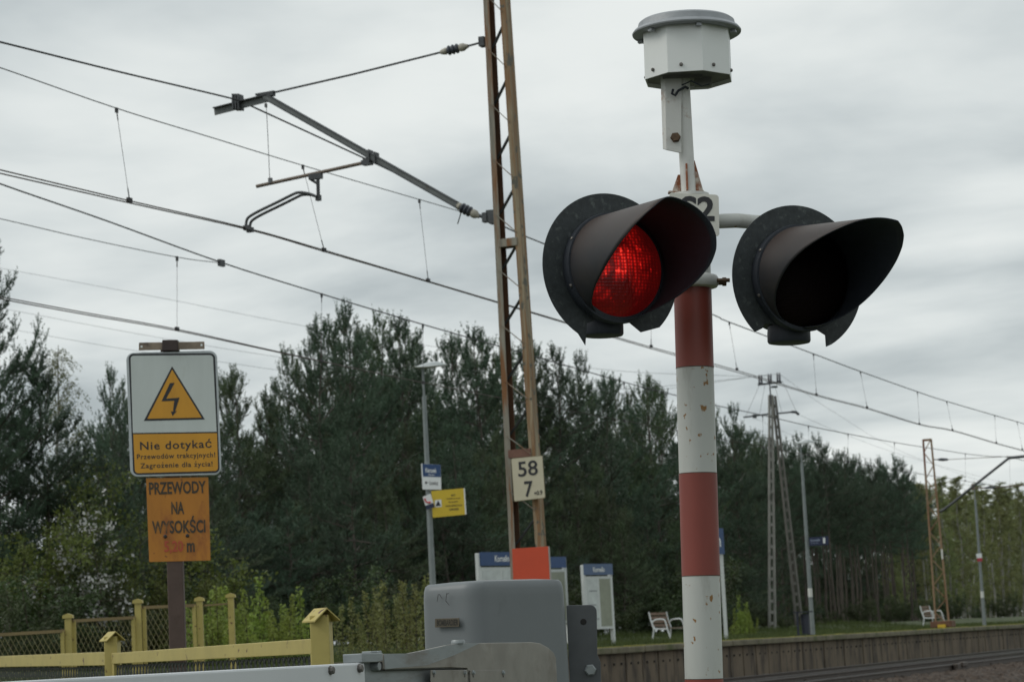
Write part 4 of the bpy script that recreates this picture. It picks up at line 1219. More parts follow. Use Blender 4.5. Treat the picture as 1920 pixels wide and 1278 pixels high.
# stepped back fence
FX = [(437, 1117, 24.6), (378, 1124, 24.4), (262, 1128, 23.9), (130, 1156, 23.2), (-60, 1172, 22.4)]
fb0 = PY(437, 1240, 24.6)
fence2 = thing('stepped_fence', (fb0.x, fb0.y, .2), 'taller yellow wire mesh fence stepping down behind the brown sign post', 'fence')
fpos = []
for i, (x, y, Yd) in enumerate(FX):
    q = PY(x, 1240, Yd); top = PY(x, y, Yd).z
    c = V((q.x, q.y, .1)); fpos.append((c, top))
    m = MB(); m.box(c + Z3 * ((top - .1) / 2), (.058, .058, top - .1)); p_ = build('post', m, YELL, fence2)
    m = MB(); zc_ = V((c.x, c.y, top)); 
    m.prism([zc_ + V((-.05, -.04, -.012)), zc_ + V((.05, -.04, -.012)), zc_ + V((.045, -.04, .018)), zc_ + V((0, -.04, .034)), zc_ + V((-.045, -.04, .018))], V((0, .08, 0)))
    build('post_cap', m, YELL, p_)
ptops = [(1134.5, 1134.5), (1137, 1138), (1161, 1157), (1187.5, 1183)]   # right end, left end of each panel's top rail
for i in range(len(FX) - 1):
    (cA, tA), (cB, tB) = fpos[i], fpos[i + 1]
    xa, Ya = FX[i][0], FX[i][2]; xb, Yb = FX[i + 1][0], FX[i + 1][2]
    zA = PY(xa - 6, [1131, 1134, 1157, 1182][i], Ya).z; zB = PY(xb + 6, [1134, 1138, 1163, 1192][i], Yb).z
    d = (cB - cA); L_ = d.length; d.normalize()
    m = MB()
    P = lambda u, z: V((cA.x, cA.y, z)) + d * u
    gapu = .05
    thin = i == 0
    m.beam(P(gapu, zA), P(L_ - gapu, zB), .03, .03 if not thin else .018)
    build('top_rail', m, YELLB, fence2)
    if thin: 
        pass
    m = MB()
    for u in (gapu + .02, L_ - gapu - .02):
        zz = zA + (zB - zA) * u / L_
        m.box(P(u, (zz + .15) / 2), (.035, .03, zz - .15))
    m.beam(P(gapu, .2), P(L_ - gapu, .2), .03, .03)
    if not thin: build('panel_frame', m, YELL, fence2)
    m = MB()
    st = .06
    zlo = .6
    for sl in (-1, 1):
        u = -2.2
        while u < L_ + 2.2:
            # diagonal wire clipped to the panel
            pts = []
            for z in (zlo, (zA + zB) / 2 - .012):
                pts.append((u + sl * (z - zlo) * .62, z))
            (u0_, z0_), (u1_, z1_) = pts
            def clip(u0_, z0_, u1_, z1_, lo, hi):
                if (u0_ < lo and u1_ < lo) or (u0_ > hi and u1_ > hi): return None
                def cl(ua, za_, ub, zb_):
                    if ua < lo: return lo, za_ + (zb_ - za_) * (lo - ua) / (ub - ua)
                    if ua > hi: return hi, za_ + (zb_ - za_) * (hi - ua) / (ub - ua)
                    return ua, za_
                a_ = cl(u0_, z0_, u1_, z1_); b_ = cl(u1_, z1_, u0_, z0_)
                return a_ + b_
            c = clip(u0_, z0_, u1_, z1_, gapu + .03, L_ - gapu - .03)
            if c: m.tube([P(c[0], c[1]), P(c[2], c[3])], .003 if sl > 0 else .0011, 4, cap=False)
            u += st
    if not thin: build('chain_link_mesh', m, MESHY, fence2)

# ================================================================== PLATFORM FURNITURE
PL = 19.8
def lamp_root(xb, xt, yt, p):
    b = PP(xb, 1200, p); return V((b.x, b.y, ZPL))
L1 = PP(816, 1195, PL); L1 = V((L1.x, L1.y, ZPL))
def make_lamp(H, armdir):
    r = thing('platform_lamp', (0, 0, 0), 'grey platform lamp post', 'street lamp', 'lamp posts along the platform')
    m = MB().tube([(0, 0, 0), (0, 0, H * .12), (0, 0, H * .9)], [.072, .065, .042], 14)
    m.tube([(0, 0, H * .89), (0, 0, H)], .022, 8)
    build('pole', m, GALVP, r, smooth=True)
    m = MB()
    # lamp head: shallow curved shell
    n_ = 18
    for i in range(n_ + 1):
        v_ = i / n_
        u = -.20 + .70 * v_
        hw = .015 + .145 * math.sin(math.pi * min(1, .06 + .9 * v_)) ** .7
        zt_ = .006 + .02 * v_ + .085 * math.sin(math.pi * v_ ** 1.35) ** 1.1
        zb_ = -.03 * math.sin(math.pi * v_ ** .8) + .022 * v_
        m.v += [V((u, -hw, zb_ + .008)), V((u, -hw * .75, zt_ * .75 + zb_ * .25)), V((u, 0, zt_)), V((u, hw * .75, zt_ * .75 + zb_ * .25)), V((u, hw, zb_ + .008)), V((u, 0, zb_))]
    for i in range(n_):
        for j in range(6):
            m.f.append([i * 6 + j, i * 6 + (j + 1) % 6, (i + 1) * 6 + (j + 1) % 6, (i + 1) * 6 + j]); m.m.append(1 if j in (4, 5) else 0)
    m.f += [[0, 1, 2, 3, 4, 5], [n_ * 6 + j for j in range(5, -1, -1)]]; m.m += [0, 0]
    for q in m.v: q.z += H + .02
    build('lamp_head', m, [GREYM, mat('lamp_diffuser', (.6, .62, .6), .3)] if 'lamp_diffuser' not in MATS else [GREYM, MATS['lamp_diffuser']], r, smooth=True)
    m = MB().lathe((0, 0, H * .2), Z3, [(.068, 0), (.064, H * .045)], 14)
    build('white_number_tag', m, CHALK, r)
    return r
H1 = PP(795, 690, PL).z - ZPL
lamp1 = make_lamp(H1, 0)
lamp1['label'] = 'tall grey platform lamp nearest the road with blue and yellow signs on it'
lamp1.location = L1
lamp1.rotation_euler = (0, 0, RAD(8))
for xb, xt, yt, lab in ((1524, 1503, 832, 'grey platform lamp beside the navy litter bin'), (1847, 1828, 908, 'farthest grey platform lamp, with a small red and white plate')):
    c = copy_tree(lamp1); q = PP(xb, 1187, PL + (.2 if xb > 1600 else 0)); c.location = (q.x, q.y, ZPL); c['label'] = lab
    tp = PP(xt, yt, PL)
    c.scale = (1, 1, (tp.z - ZPL) / H1)
    c.rotation_euler = (0, 0, RAD(14 if xb < 1600 else 5))
# lean is left to perspective; signs hang on the first lamp
def LQ(x, y, d=0.0):
    return PY(x, y, L1.y - .09 - d)
ds = thing('direction_sign', LQ(810, 917), 'small blue and white direction sign with a left arrow on the lamp post', 'railway sign')
m = MB(); m.prism([LQ(792.2, 916.8), LQ(827.4, 917.3), LQ(826, 870.8), LQ(789.4, 868.5)], V((0, .04, 0)))
build('panel', m, INKW, ds)
m = MB(); m.add([LQ(793.2, 893, .002), LQ(826.5, 893.8, .002), LQ(826, 870.9, .002), LQ(791.6, 868.9, .002)], [[0, 1, 2, 3]])
build('blue_field', m, BLUE, ds)
lettering('Kierunek', LQ(797.8, 885.2, .004), LQ(818.5, 886, .004), LQ(797.6, 876.5, .004), INKW, ds, .02)
lettering('direction', LQ(803, 891.2, .004), LQ(814.7, 891.6, .004), LQ(803, 887.4, .004), INKW, ds, .0)
lettering('Łowicz', LQ(805, 908.3, .004), LQ(821.3, 908.8, .004), LQ(805, 900.8, .004), INK, ds, .01)
m = MB(); m.add([LQ(796.4, 904.2, .004), LQ(799.4, 900.6, .004), LQ(799.4, 903.4, .004), LQ(802.4, 903.6, .004), LQ(802.4, 905.2, .004), LQ(799.4, 905, .004), LQ(799.4, 908, .004)], [list(range(7))])
build('arrow', m, INK, ds)
yn = thing('yellow_notice', LQ(842, 967, .0), 'yellow notice board with black text fixed to the lamp post', 'notice')
m = MB(); m.prism([LQ(811.5, 969.9, .0), LQ(873.9, 963.8, .0), LQ(870.6, 914.5, .0), LQ(808.6, 920, .0)], V((0, .02, 0)))
build('panel', m, SGNY, yn)
m = MB(); m.prism([LQ(872.2, 964, .002), LQ(874.6, 963.7, .002), LQ(871.4, 914.4, .002), LQ(869.2, 914.6, .002)], V((0, .03, 0)))
build('edge_strip', m, INKW, yn)
m = MB(); m.add([LQ(815.6, 950.3, .003), LQ(828.2, 949.5, .003), LQ(827.4, 936, .003), LQ(815.4, 937, .003)], [[0, 1, 2, 3]])
build('pictogram_field', m, INKW, yn)
m = MB(); m.add([LQ(816.6, 948.2, .005), LQ(827, 947.4, .005), LQ(821.4, 937.6, .005)], [[0, 1, 2]])
build('pictogram', m, INK, yn)
for tx, x0, x1, y0, y1 in (('BEZ', 846, 854, 926.2, 929.2), ('PRZEJŚCIA PRZEZ', 837.3, 864, 932.3, 935.6), ('TORY KOLEJOWE', 840.6, 858.8, 939.2, 942.3), ('ZAGROŻENIE ŻYCIA', 835.4, 866.4, 945, 948.8), ('UWAGA', 842.5, 860.3, 952, 956.2)):
    lettering(tx, LQ(x0, y1 + .6, .004), LQ(x1, y1 - .8, .004), LQ(x0, y0 + .6, .004), INKF if tx != 'UWAGA' else INK, yn, .03)
ph_ = thing('telephone_sign', LQ(806, 953, .06), 'small tilted white and blue plate with a red telephone handset', 'sign')
def TQ(x, y, d=0.0): return LQ(x, y, .03 + d)
m = MB(); m.prism([TQ(800.2, 954.8), TQ(815.2, 949.7), TQ(807.2, 924.8), TQ(792.2, 931)], V((0, .01, 0)))
build('plate', m, INKW, ph_)
m = MB(); m.add([TQ(800.2, 954.8, .002), TQ(815.2, 949.7, .002), TQ(812.8, 942, .002), TQ(797.2, 947.6, .002)], [[0, 1, 2, 3]])
build('blue_band', m, NAVY, ph_)
m = MB(); m.tube([TQ(796.5, 934, .006), TQ(797.5, 938, .006), TQ(801, 941.5, .006), TQ(807.5, 941.2, .006)], [.022, .014, .014, .022], 6)
build('handset', m, PHONER, ph_)

# notice boards (two cabinets near the lamp, one farther)
def notice_board(xl, xr, yt, p, wid, hh, legs, lab, hdr, hdr_m, papers):
    s_ = PP(xl, 1200, p); base = V((s_.x, s_.y, ZPL))
    r = thing('notice_board', base, lab, 'notice board')
    tx = V((.62, .785, 0)).normalized()
    # width from the sight line of the right edge onto the board's plane
    nn = V((tx.y, -tx.x, 0))
    re = PQ(xr, 1200, base, nn); wid = (V((re.x, re.y, 0)) - V((base.x, base.y, 0))).length
    top = PP(xl, yt, p).z
    def B(u, z, d=0): return V((base.x, base.y, z)) + tx * u + nn * d
    for u in (.04, wid - .04):
        m = MB().box(B(u, (top - .02 + ZPL) / 2), (.08, .09, top - .02 - ZPL), (tx, nn, Z3))
        build('leg', m, BWHITE, r, bevel=.008)
    m = MB(); m.box(B(wid / 2, top - hdr / 2, .06), (wid - .02 if xl > 1090 else wid - .1, .03, hdr), (tx, nn, Z3))
    hd_ = build('header_panel', m, hdr_m, r)
    zb = top - hdr - hh
    m = MB(); m.box(B(wid / 2, (top - hdr - .03 + zb) / 2, .0), (wid - .1, .08, hh - .03), (tx, nn, Z3))
    cb_ = build('cabinet', m, BWHITE, r)
    wI = (wid - .2) / 2
    for k in (0, 1):
        m = MB(); u = .1 + k * (wI + .02) + wI / 2
        m.box(B(u, (top - hdr + zb) / 2 - .015, .042), (wI - .04, .006, hh - .16), (tx, nn, Z3))
        build('display_sheet', m, papers[k], cb_)
        if papers[k] is PAPER:
            m = MB()
            for q in range(3):
                m.box(B(u + rng.uniform(-.05, .05), zb + .25 + q * (hh - .3) / 3, .048), (wI * .6, .004, .03), (tx, nn, Z3))
            build('printed_lines', m, mat('print_grey', (.25, .27, .28), .7) if 'print_grey' not in MATS else MATS['print_grey'], cb_)
    return r, B, top, wid
r, B, top, wid = notice_board(901, 985, 1035, 21.0, 1, 1.35, 1, 'large white notice cabinet with blue name header left of the orange red panel', .29, BLUE, (PAPER, PAPER))
nb1B = B
lettering('Kornelin', B(wid * .34, top - .21, .08), B(wid * .66, top - .21, .08), B(wid * .34, top - .07, .08), INKW, r, .02)
r, B, top, wid = notice_board(1004, 1067, 1044, 22.6, 1, 1.35, 1, 'white notice cabinet with blue header right behind the lattice mast', .27, BLUE, (PAPER, PAPERG))
r, B, top, wid = notice_board(1098, 1152, 1057, 21.6, 1, 1.32, 1, 'slim two pane notice cabinet with pale blue header near the bench', .27, BLUEL, (PAPER, PAPERG))
lettering('Kornelin', B(wid * .3, top - .2, .08), B(wid * .7, top - .2, .08), B(wid * .3, top - .08, .08), INKW, r, .02)
# station name sign, mostly hidden behind the banded post
q = PP(1362, 1200, 21); sn = thing('station_name_sign', (q.x, q.y, ZPL), 'white post with the end of a blue name sign behind the banded signal post', 'station sign')
m = MB(); m.beam(V((q.x, q.y, ZPL)), V((q.x, q.y, PP(1352, 990, 21).z)), .1, .06)
build('post', m, BWHITE, sn)
tp = PP(1352, 990, 21).z; hd_ = .72
tx = V((.62, .785, 0)).normalized(); nn = V((tx.y, -tx.x, 0))
m = MB(); m.box(V((q.x, q.y, tp - .36)) - tx * .95 + nn * .06 + tx * .02, (2.0, .03, hd_), (tx, nn, Z3))
build('name_panel', m, BLUE, sn)
o_ = V((q.x, q.y, 0)) + nn * .08
lettering('Kornelin', o_ - tx * 1.72 + Z3 * (tp - .52), o_ - tx * .10 + Z3 * (tp - .52), o_ - tx * 1.72 + Z3 * (tp - .16), INKW, sn, .02)
# benches
def make_bench():
    r = thing('bench', (0, 0, 0), 'x', 'bench', 'benches on the platform')
    Lb = 1.5
    for k, y in enumerate((0, Lb)):
        m = MB()
        m.tube(bez([(.02, y, 0), (.1, y, .42), (.04, y, .62), (-.02, y, .9)], 5), .024, 8)
        m.tube(bez([(.62, y, 0), (.52, y, .38), (.46, y, .62), (.38, y, .68), (.16, y, .67), (.07, y, .6), (.08, y, .48), (.16, y, .42), (.5, y, .40)], 5), .022, 8)
        build('side_frame', m, BENW, r, smooth=True)
    m = MB()
    for i in range(4):
        z = .52 + i * .11; x = .05 - i * .025
        m.box((x, Lb / 2, z), (.025, Lb, .075))
    build('backrest', m, SLAT, r)
    m = MB()
    for i in range(4):
        m.box((.16 + i * .1, Lb / 2, .43), (.075, Lb, .025))
    build('seat', m, SLAT, r)
    return r
b1 = make_bench()
q = PP(1221, 1205, 23.6); b1.location = (q.x, q.y, ZPL + .0)
b1.rotation_euler = (0, 0, -math.atan2(DV.x, DV.y) - RAD(0))
b1['label'] = 'bench with brown slats and white frame left of the banded post'
b2 = copy_tree(b1); q = PP(1729, 1178, 22.4); b2.location = (q.x, q.y, ZPL); b2['label'] = 'distant white framed bench beside the rusty far mast'
# litter bin
q = PP(1508, 1190, 19.3); bn = thing('litter_bin', (q.x, q.y, ZPL), 'dark navy litter bin in an open frame by the platform lamp', 'litter bin')
ax = (DV, NV, Z3); bx = V((.9, .43, 0)).normalized(); by = V((-bx.y, bx.x, 0)); c0 = V((q.x, q.y, ZPL))
m = MB()
for u in (-.19, .17):
    m.box(c0 + bx * u + Z3 * .33, (.035, .06, .66), (bx, by, Z3))
m.box(c0 + Z3 * .675, (.42, .36, .03), (bx, by, Z3)).box(c0 + Z3 * .02, (.42, .3, .04), (bx, by, Z3))
build('frame', m, BINM, bn)
m = MB(); m.lathe(c0 + bx * .06 + Z3 * .06, Z3, [(.105, 0), (.12, .55), (.11, .56)], 16)
build('bucket', m, BINM, bn, smooth=True)
# platform number sign on the second lamp
q2 = PP(1511, 1000, PL)
def VQ(x, y, d=0): return PY(x, y, q2.y - .1 - d)
vs_ = thing('track_number_sign', VQ(1536, 1020), 'navy sign with a white number 1 on the second lamp post', 'railway sign')
m = MB(); m.prism([VQ(1518, 1022.5), VQ(1554, 1020.5), VQ(1553, 1004), VQ(1517, 1007)], V((0, .04, 0)))
build('panel', m, NAVY, vs_)
lettering('1', VQ(1543.5, 1018, .004), VQ(1547.5, 1017.6, .004), VQ(1543, 1007.5, .004), INKW, vs_, .03)
lettering('Kornelin', VQ(1520, 1014.8, .004), VQ(1537.5, 1013.4, .004), VQ(1520, 1010.6, .004), mat('ink_pale_blue', (.3, .36, .48), .5), vs_, .02)
lettering('Tor peron', VQ(1520.5, 1019.6, .004), VQ(1534, 1018.6, .004), VQ(1520.5, 1016.4, .004), MATS['ink_pale_blue'], vs_, .0)
q3 = PP(1835, 1045, PL + .2)
def UQ(x, y, d=0): return PY(x, y, q3.y - .1 - d)
rw = thing('red_white_plate', UQ(1836, 1052), 'small red and white plate on the farthest lamp post', 'sign')
m = MB(); m.prism([UQ(1832, 1046), UQ(1841.5, 1045), UQ(1840.5, 1036.5), UQ(1829.5, 1037.5)], V((0, .01, 0))); build('white_half', m, INKW, rw)
m = MB(); m.prism([UQ(1832.2, 1052), UQ(1842, 1051.5), UQ(1841.5, 1045), UQ(1832, 1046)], V((0, .01, 0))); build('red_half', m, FRED, rw)

# far mast with cantilever
PF = 19.3
fm = PP(1768, 1174, PF); tF = tof(fm)
fmast = thing('catenary_mast', TP(tF, PF, ZPL), 'rusty lattice mast farther along the platform with its cantilever reaching right', 'catenary mast')
def GT(x, y): return PT(x, y, tF)
ftop, fbot = GT(1739, 823), GT(1768, 1172)
m = MB(); m2 = MB()
sF = .23
def fpt(z, s, d):
    k = (z - fbot.z) / (ftop.z - fbot.z); c = fbot + (ftop - fbot) * k
    return c - NV * (s * (sF + (.14 - sF) * k)) + DV * d
z0, z1 = fbot.z, ftop.z
for s in (-1, 1):
    m = MB(); m.beam(fpt(z0, s, -.07), fpt(z1, s, -.07), .065, .012, up=DV); m.beam(fpt(z0, s, 0), fpt(z1, s, 0), .012, .14, up=DV)
    build('chord', m, MASTF, fmast)
nz = 14
for k in range(nz):
    a = z0 + (z1 - z0) * k / nz; b = z0 + (z1 - z0) * (k + 1) / nz
    m2.beam(fpt(a, -1 if k % 2 else 1, -.075), fpt(b, 1 if k % 2 else -1, -.075), .02, .03)
m2.beam(fpt(z1 - .03, -1, -.07), fpt(z1 - .03, 1, -.07), .05, .08)
build('lacing', m2, MASTF, fmast)
m = MB(); m.box(fpt(z0 + .05, 0, 0), (.6, .75, .22), (DV, NV, Z3)); build('footing', m, mat('footing_rust', (.12, .06, .035), .8, 0, .3, 6), fmast, bevel=.02)
m = MB(); m.prism([GT(1764, 1180), GT(1778, 1179), GT(1777, 1169), GT(1763, 1170)], -DV * .42); build('yellow_base_box', m, YELBASE, fmast)
m = MB(); m.box(fpt(z0 + 2.45, 1, -.085), (.06, .01, .34), (NV, DV, Z3)); build('white_patch', m, CHALK, fmast)
m = MB()
m.tube(bez([GT(1757, 959), GT(1772, 953), GT(1830, 907), GT(1892, 858)], 6), [.045] * 19, 8)
m.tube([GT(1892, 858), GT(1930, 854), GT(1990, 850)], .05, 8)
build('cantilever_strut', m, STEELD, fmast)
m = MB().tube([GT(1750, 861), GT(1760, 861)], .02, 6).tube([GT(1776, 861), GT(1895, 855)], .012, 6).tube([GT(1828, 915), GT(1850, 914), GT(1990, 905)], .024, 6)
m.box(GT(1825, 912), (.12, .06, .2), (NV, DV, Z3))
build('tie_and_tube', m, TUBEB, fmast)
for A_, B_, r_ in ((GT(1758, 861), GT(1778, 861), .06), (GT(1846, 914), GT(1868, 913), .05)):
    m = MB(); ins(m, m, A_, B_, 3, r_); build('insulator', m, INSB, fmast, smooth=True)

# concrete A-pole with a medium voltage line
PC = 28.5
ca = PP(1447, 1185, PC); YC = ca.y; zg = gz(60, PC)
pole = thing('power_pole', (ca.x, YC, zg), 'two legged concrete power pole with cross arms and insulators behind the platform', 'power pole')
def CQ(x, y, d=0): return PY(x, y, YC + d)
def vier(m, xb, yb, xt, yt, w0, w1, d):
    a, b = CQ(xb, yb, d), CQ(xt, yt, d)
    dd = (b - a); a = a - dd * ((a.z - zg) / dd.z) if a.z > zg else a
    dd.normalize(); x = V((1, 0, 0))
    n_ = 22
    for sgn in (-1, 1):
        m.tube([a + x * (sgn * w0 / 2), b + x * (sgn * w1 / 2)], [.062, .05], 4)
    for k in range(1, n_):
        u = k / n_; c = a + (b - a) * u; ww = w0 + (w1 - w0) * u
        m.beam(c - x * ww / 2, c + x * ww / 2, .05, .12)
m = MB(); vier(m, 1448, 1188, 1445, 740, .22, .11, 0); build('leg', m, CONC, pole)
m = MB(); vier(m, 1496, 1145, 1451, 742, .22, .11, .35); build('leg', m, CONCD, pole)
m = MB(); m.beam(CQ(1446, 760), CQ(1443, 716), .05, .05).beam(CQ(1421, 721), CQ(1466, 716), .09, .07).beam(CQ(1394, 782, .1), CQ(1440, 776, .1), .07, .06).beam(CQ(1456, 775, .1), CQ(1486, 772, .1), .07, .06).tube([CQ(1484, 772, .1), CQ(1492, 772, .1), CQ(1498, 777, .1)], .06, 6).box(CQ(1415, 780, .1), (.15, .2, .14)).box(CQ(1452, 725), (.25, .1, .08))
build('cross_arm', m, STEELD, pole)
for x, y in ((1426, 719), (1443.5, 717), (1460, 715)):
    for dx_ in (-2.2, 2.2):
        m = MB(); a, b = CQ(x + dx_, y), CQ(x + dx_ - .6, y - 17)
        m.lathe(a, b - a, [(.04, 0), (.05, .05), (.03, .1), (.05, .15), (.03, .2), (.05, .25), (.03, .3), (.02, .36)], 8)
        build('pin_insulator', m, INSB, pole, smooth=True)
# power line conductors
for i, (pts, lab) in enumerate((
    ([(-60, 492), (25, 507), (300, 558), (577, 612), (900, 662), (1160, 695), (1426, 706)], 'highest thin power line wire, crossing above the warning sign'),
    ([(-60, 566), (25, 582), (300, 633), (577, 677), (900, 718), (1160, 729), (1443, 703)], 'middle thin power line wire, passing just over the warning sign'),
    ([(-60, 604), (20, 617), (240, 655), (420, 679), (700, 716), (1100, 741), (1460, 700)], 'lowest thin power line wire, passing behind the warning sign'))):
    w3 = []
    Ys = np.linspace(YC + 1, YC - 0.0, len(pts))
    for (x, y), Yy in zip(pts, Ys): w3.append(PY(x, y, Yy))
    m = MB(); m.tube(bez(w3, 6), .007, 5)
    build('power_line_wire', m, WIREL, label=lab, cat='wire', group='wires of the power line')
for i, (pts, lab) in enumerate((
    ([(1463, 702), (1560, 770), (1700, 850), (1920, 930)], 'thin power line wire running right from the pole top insulator'),
    ([(1498, 777), (1570, 808), (1700, 855), (1920, 915)], 'thin power line wire running right from the lower arm end'),
    ([(1416, 784), (1500, 820), (1700, 880), (1920, 935)], 'thin power line wire running right from the lower arm left end'))):
    w3 = [PY(x, y, YC + (k * 22.0)) for k, (x, y) in enumerate(pts)]
    m = MB(); m.tube(bez(w3, 6), .006, 5)
    build('power_line_wire', m, WIREL, label=lab, cat='wire', group='wires of the power line')
for (xa, ya, xb, yb) in ((1424, 722, 1398, 781), (1434, 722, 1424, 779), (1453, 722, 1466, 774), (1467, 714, 1494, 773)):
    m = MB().tube([CQ(xa, ya), CQ(xb, yb, .1)], .006, 4)
    build('jumper_wire', m, WIREL, pole)

# ================================================================== VEGETATION
def np_mesh(name, verts, faces_n, nper, ms, mi=None):
    """verts (n,3) array; faces consecutive groups of nper verts"""
    me = bpy.data.meshes.new(name)
    nv = len(verts); nf = nv // nper
    me.vertices.add(nv); me.vertices.foreach_set('co', verts.astype(np.float32).ravel())
    me.loops.add(nv); me.loops.foreach_set('vertex_index', np.arange(nv, dtype=np.int32))
    me.polygons.add(nf); me.polygons.foreach_set('loop_start', np.arange(0, nv, nper, dtype=np.int32))
    for m in ms: me.materials.append(m)
    if mi is not None: me.polygons.foreach_set('material_index', mi.astype(np.int32))
    me.update(calc_edges=True)
    return me
def unit(a): return a / (np.linalg.norm(a, axis=-1, keepdims=True) + 1e-9)
def brushes(A, D, Ln, r, per, g, lean=.55, wid=.022):
    """needle triangles round shoots: A start, D unit dir, Ln lengths, r needle length"""
    n = len(A)
    u = g.random((n, per)); phi = g.random((n, per)) * 2 * np.pi
    ref = np.where(np.abs(D[:, 2:3]) > .9, np.array([[1., 0, 0]]), np.array([[0, 0, 1.]]))
    X = unit(np.cross(D, ref)); Yv = np.cross(D, X)
    rad = X[:, None] * np.cos(phi)[..., None] + Yv[:, None] * np.sin(phi)[..., None]
    P = A[:, None] + D[:, None] * (u * Ln[:, None])[..., None]
    nd = unit(rad * .85 + D[:, None] * lean)
    tip = P + nd * (r * (.7 + .6 * g.random((n, per))))[..., None]
    sd_ = unit(np.cross(nd, rad + .3 * D[:, None] + g.normal(0, .3, rad.shape))) * wid * .5
    tri = np.stack([P + sd_, P - sd_, tip], 2)
    return tri.reshape(-1, 3)
def pine(seed, H, crown_base, Lmax, per=24, dens=1.0, mat_n=NEEDLE, ncl=5, gap=.2):
    g = np.random.default_rng(seed)
    m = MB()
    nseg = 9
    bend = np.cumsum(g.normal(0, .06, (nseg + 1, 2)), 0)
    tz = np.linspace(0, H - .35, nseg + 1)
    r0 = .0075 * H + .025
    m.tube([V((bend[i, 0], bend[i, 1], tz[i])) for i in range(nseg + 1)], [r0 * (1 - .88 * i / nseg) for i in range(nseg + 1)], 7)
    def tpos(z):
        return np.array([np.interp(z, tz, bend[:, 0]), np.interp(z, tz, bend[:, 1]), z])
    A, D, L_ = [], [], []
    def shoots(pts, u0, nsh):
        ns = len(pts) - 1
        for i in range(nsh):
            u = u0 + (1 - u0) * (i + g.random()) / nsh
            q = u * ns; j = min(ns - 1, int(q)); P = pts[j] + (pts[j + 1] - pts[j]) * (q - j)
            bd = unit(pts[j + 1] - pts[j])
            sd_ = unit(np.cross(bd, [0, 0, 1.])) * g.choice([-1, 1])
            dd = unit(bd * .6 + sd_ * g.uniform(.1, .9) + np.array([0, 0, 1.]) * g.uniform(-.15, .9))
            A.append(P); D.append(dd); L_.append(g.uniform(.22, .42))
        A.append(pts[-1]); D.append(unit(pts[-1] - pts[-2] + np.array([0, 0, .15]))); L_.append(g.uniform(.3, .45))
    def branch(p0, d0, Lb, up, ns=5):
        pts = [p0]; d = d0.copy()
        for i in range(ns):
            d = unit(d + np.array([0, 0, up * (i + .5)]) + g.normal(0, .08, 3)); pts.append(pts[-1] + d * Lb / ns)
        m.tube([V(q) for q in pts], [max(.005, .024 * Lb / 2 * (1 - .8 * i / ns)) for i in range(ns + 1)], 3, cap=False)
        return np.array(pts)
    z = crown_base
    while z < H - .25:
        f = (H - z) / (H - crown_base)
        prof = Lmax * min(1.0, f * 1.55) * (.6 + .4 * min(1, (1 - f) * 3 + .25)) + .25
        nb = ncl if f > .12 else 4
        ph0 = g.random() * 6.28
        for k in range(nb):
            if g.random() < gap: continue
            a = ph0 + k * 6.283 / nb + g.normal(0, .3)
            el = RAD(4 + 50 * (1 - f) ** 2 + g.normal(0, 14))
            Lb = prof * g.uniform(.45, 1.3)
            d0 = np.array([math.cos(a) * math.cos(el), math.sin(a) * math.cos(el), math.sin(el)])
            pts = branch(tpos(z), d0, Lb, .025 + .05 * (1 - f))
            if f < .55:
                # upright candles at the tips of the upper branches
                for _ in range(3):
                    A.append(pts[-1] - (pts[-1] - pts[-2]) * g.random() * .6); D.append(unit(np.array([g.normal(0, .25), g.normal(0, .25), 1.]))); L_.append(g.uniform(.35, .6))
            shoots(pts, .35, int((2 + Lb * 4) * dens))
            if Lb > .7:
                for q in range(int(1 + Lb * 2.2)):
                    j = g.integers(1, 5); bd = unit(pts[j + 1] - pts[j])
                    sd_ = unit(np.cross(bd, [0, 0, 1.])) * (1 if q % 2 else -1)
                    p2 = branch(pts[j], unit(bd * .8 + sd_ * g.uniform(.5, 1) + np.array([0, 0, g.uniform(-.15, .5)])), Lb * g.uniform(.25, .45), .06, 3)
                    shoots(p2, .2, int((2 + Lb * 1.3) * dens))
        z += g.uniform(.42, .68)
    tp = tpos(H - .4)
    A.append(tp - np.array([0, 0, .1])); D.append(np.array([0, 0, 1.])); L_.append(.7)
    for k in range(4):
        a = g.random() * 6.28
        A.append(tp); D.append(unit(np.array([math.cos(a) * .55, math.sin(a) * .55, 1]))); L_.append(g.uniform(.25, .4))
    A, D, L_ = np.array(A), np.array(D), np.array(L_)
    tri = brushes(A, D, L_, .085, per, g, .6, .03)
    me = np_mesh('crown', tri, None, 3, [mat_n])
    tm = bpy.data.meshes.new('trunk'); tm.from_pydata([tuple(q) for q in m.v], [], m.f); tm.materials.append(BARKP)
    return tm, me
def leaves(P, size, g, flat=.0, up=None):
    n = len(P)
    nrm = unit(g.normal(0, 1, (n, 3)) + (np.array([0, 0, flat])))
    X = unit(np.cross(nrm, g.normal(0, 1, (n, 3)))); Yv = np.cross(nrm, X)
    s = size * g.uniform(.6, 1.25, (n, 1))
    q = np.stack([P - X * s * .5, P + Yv * s * .32, P + X * s * .5, P - Yv * s * .32], 1)
    return q.reshape(-1, 3)
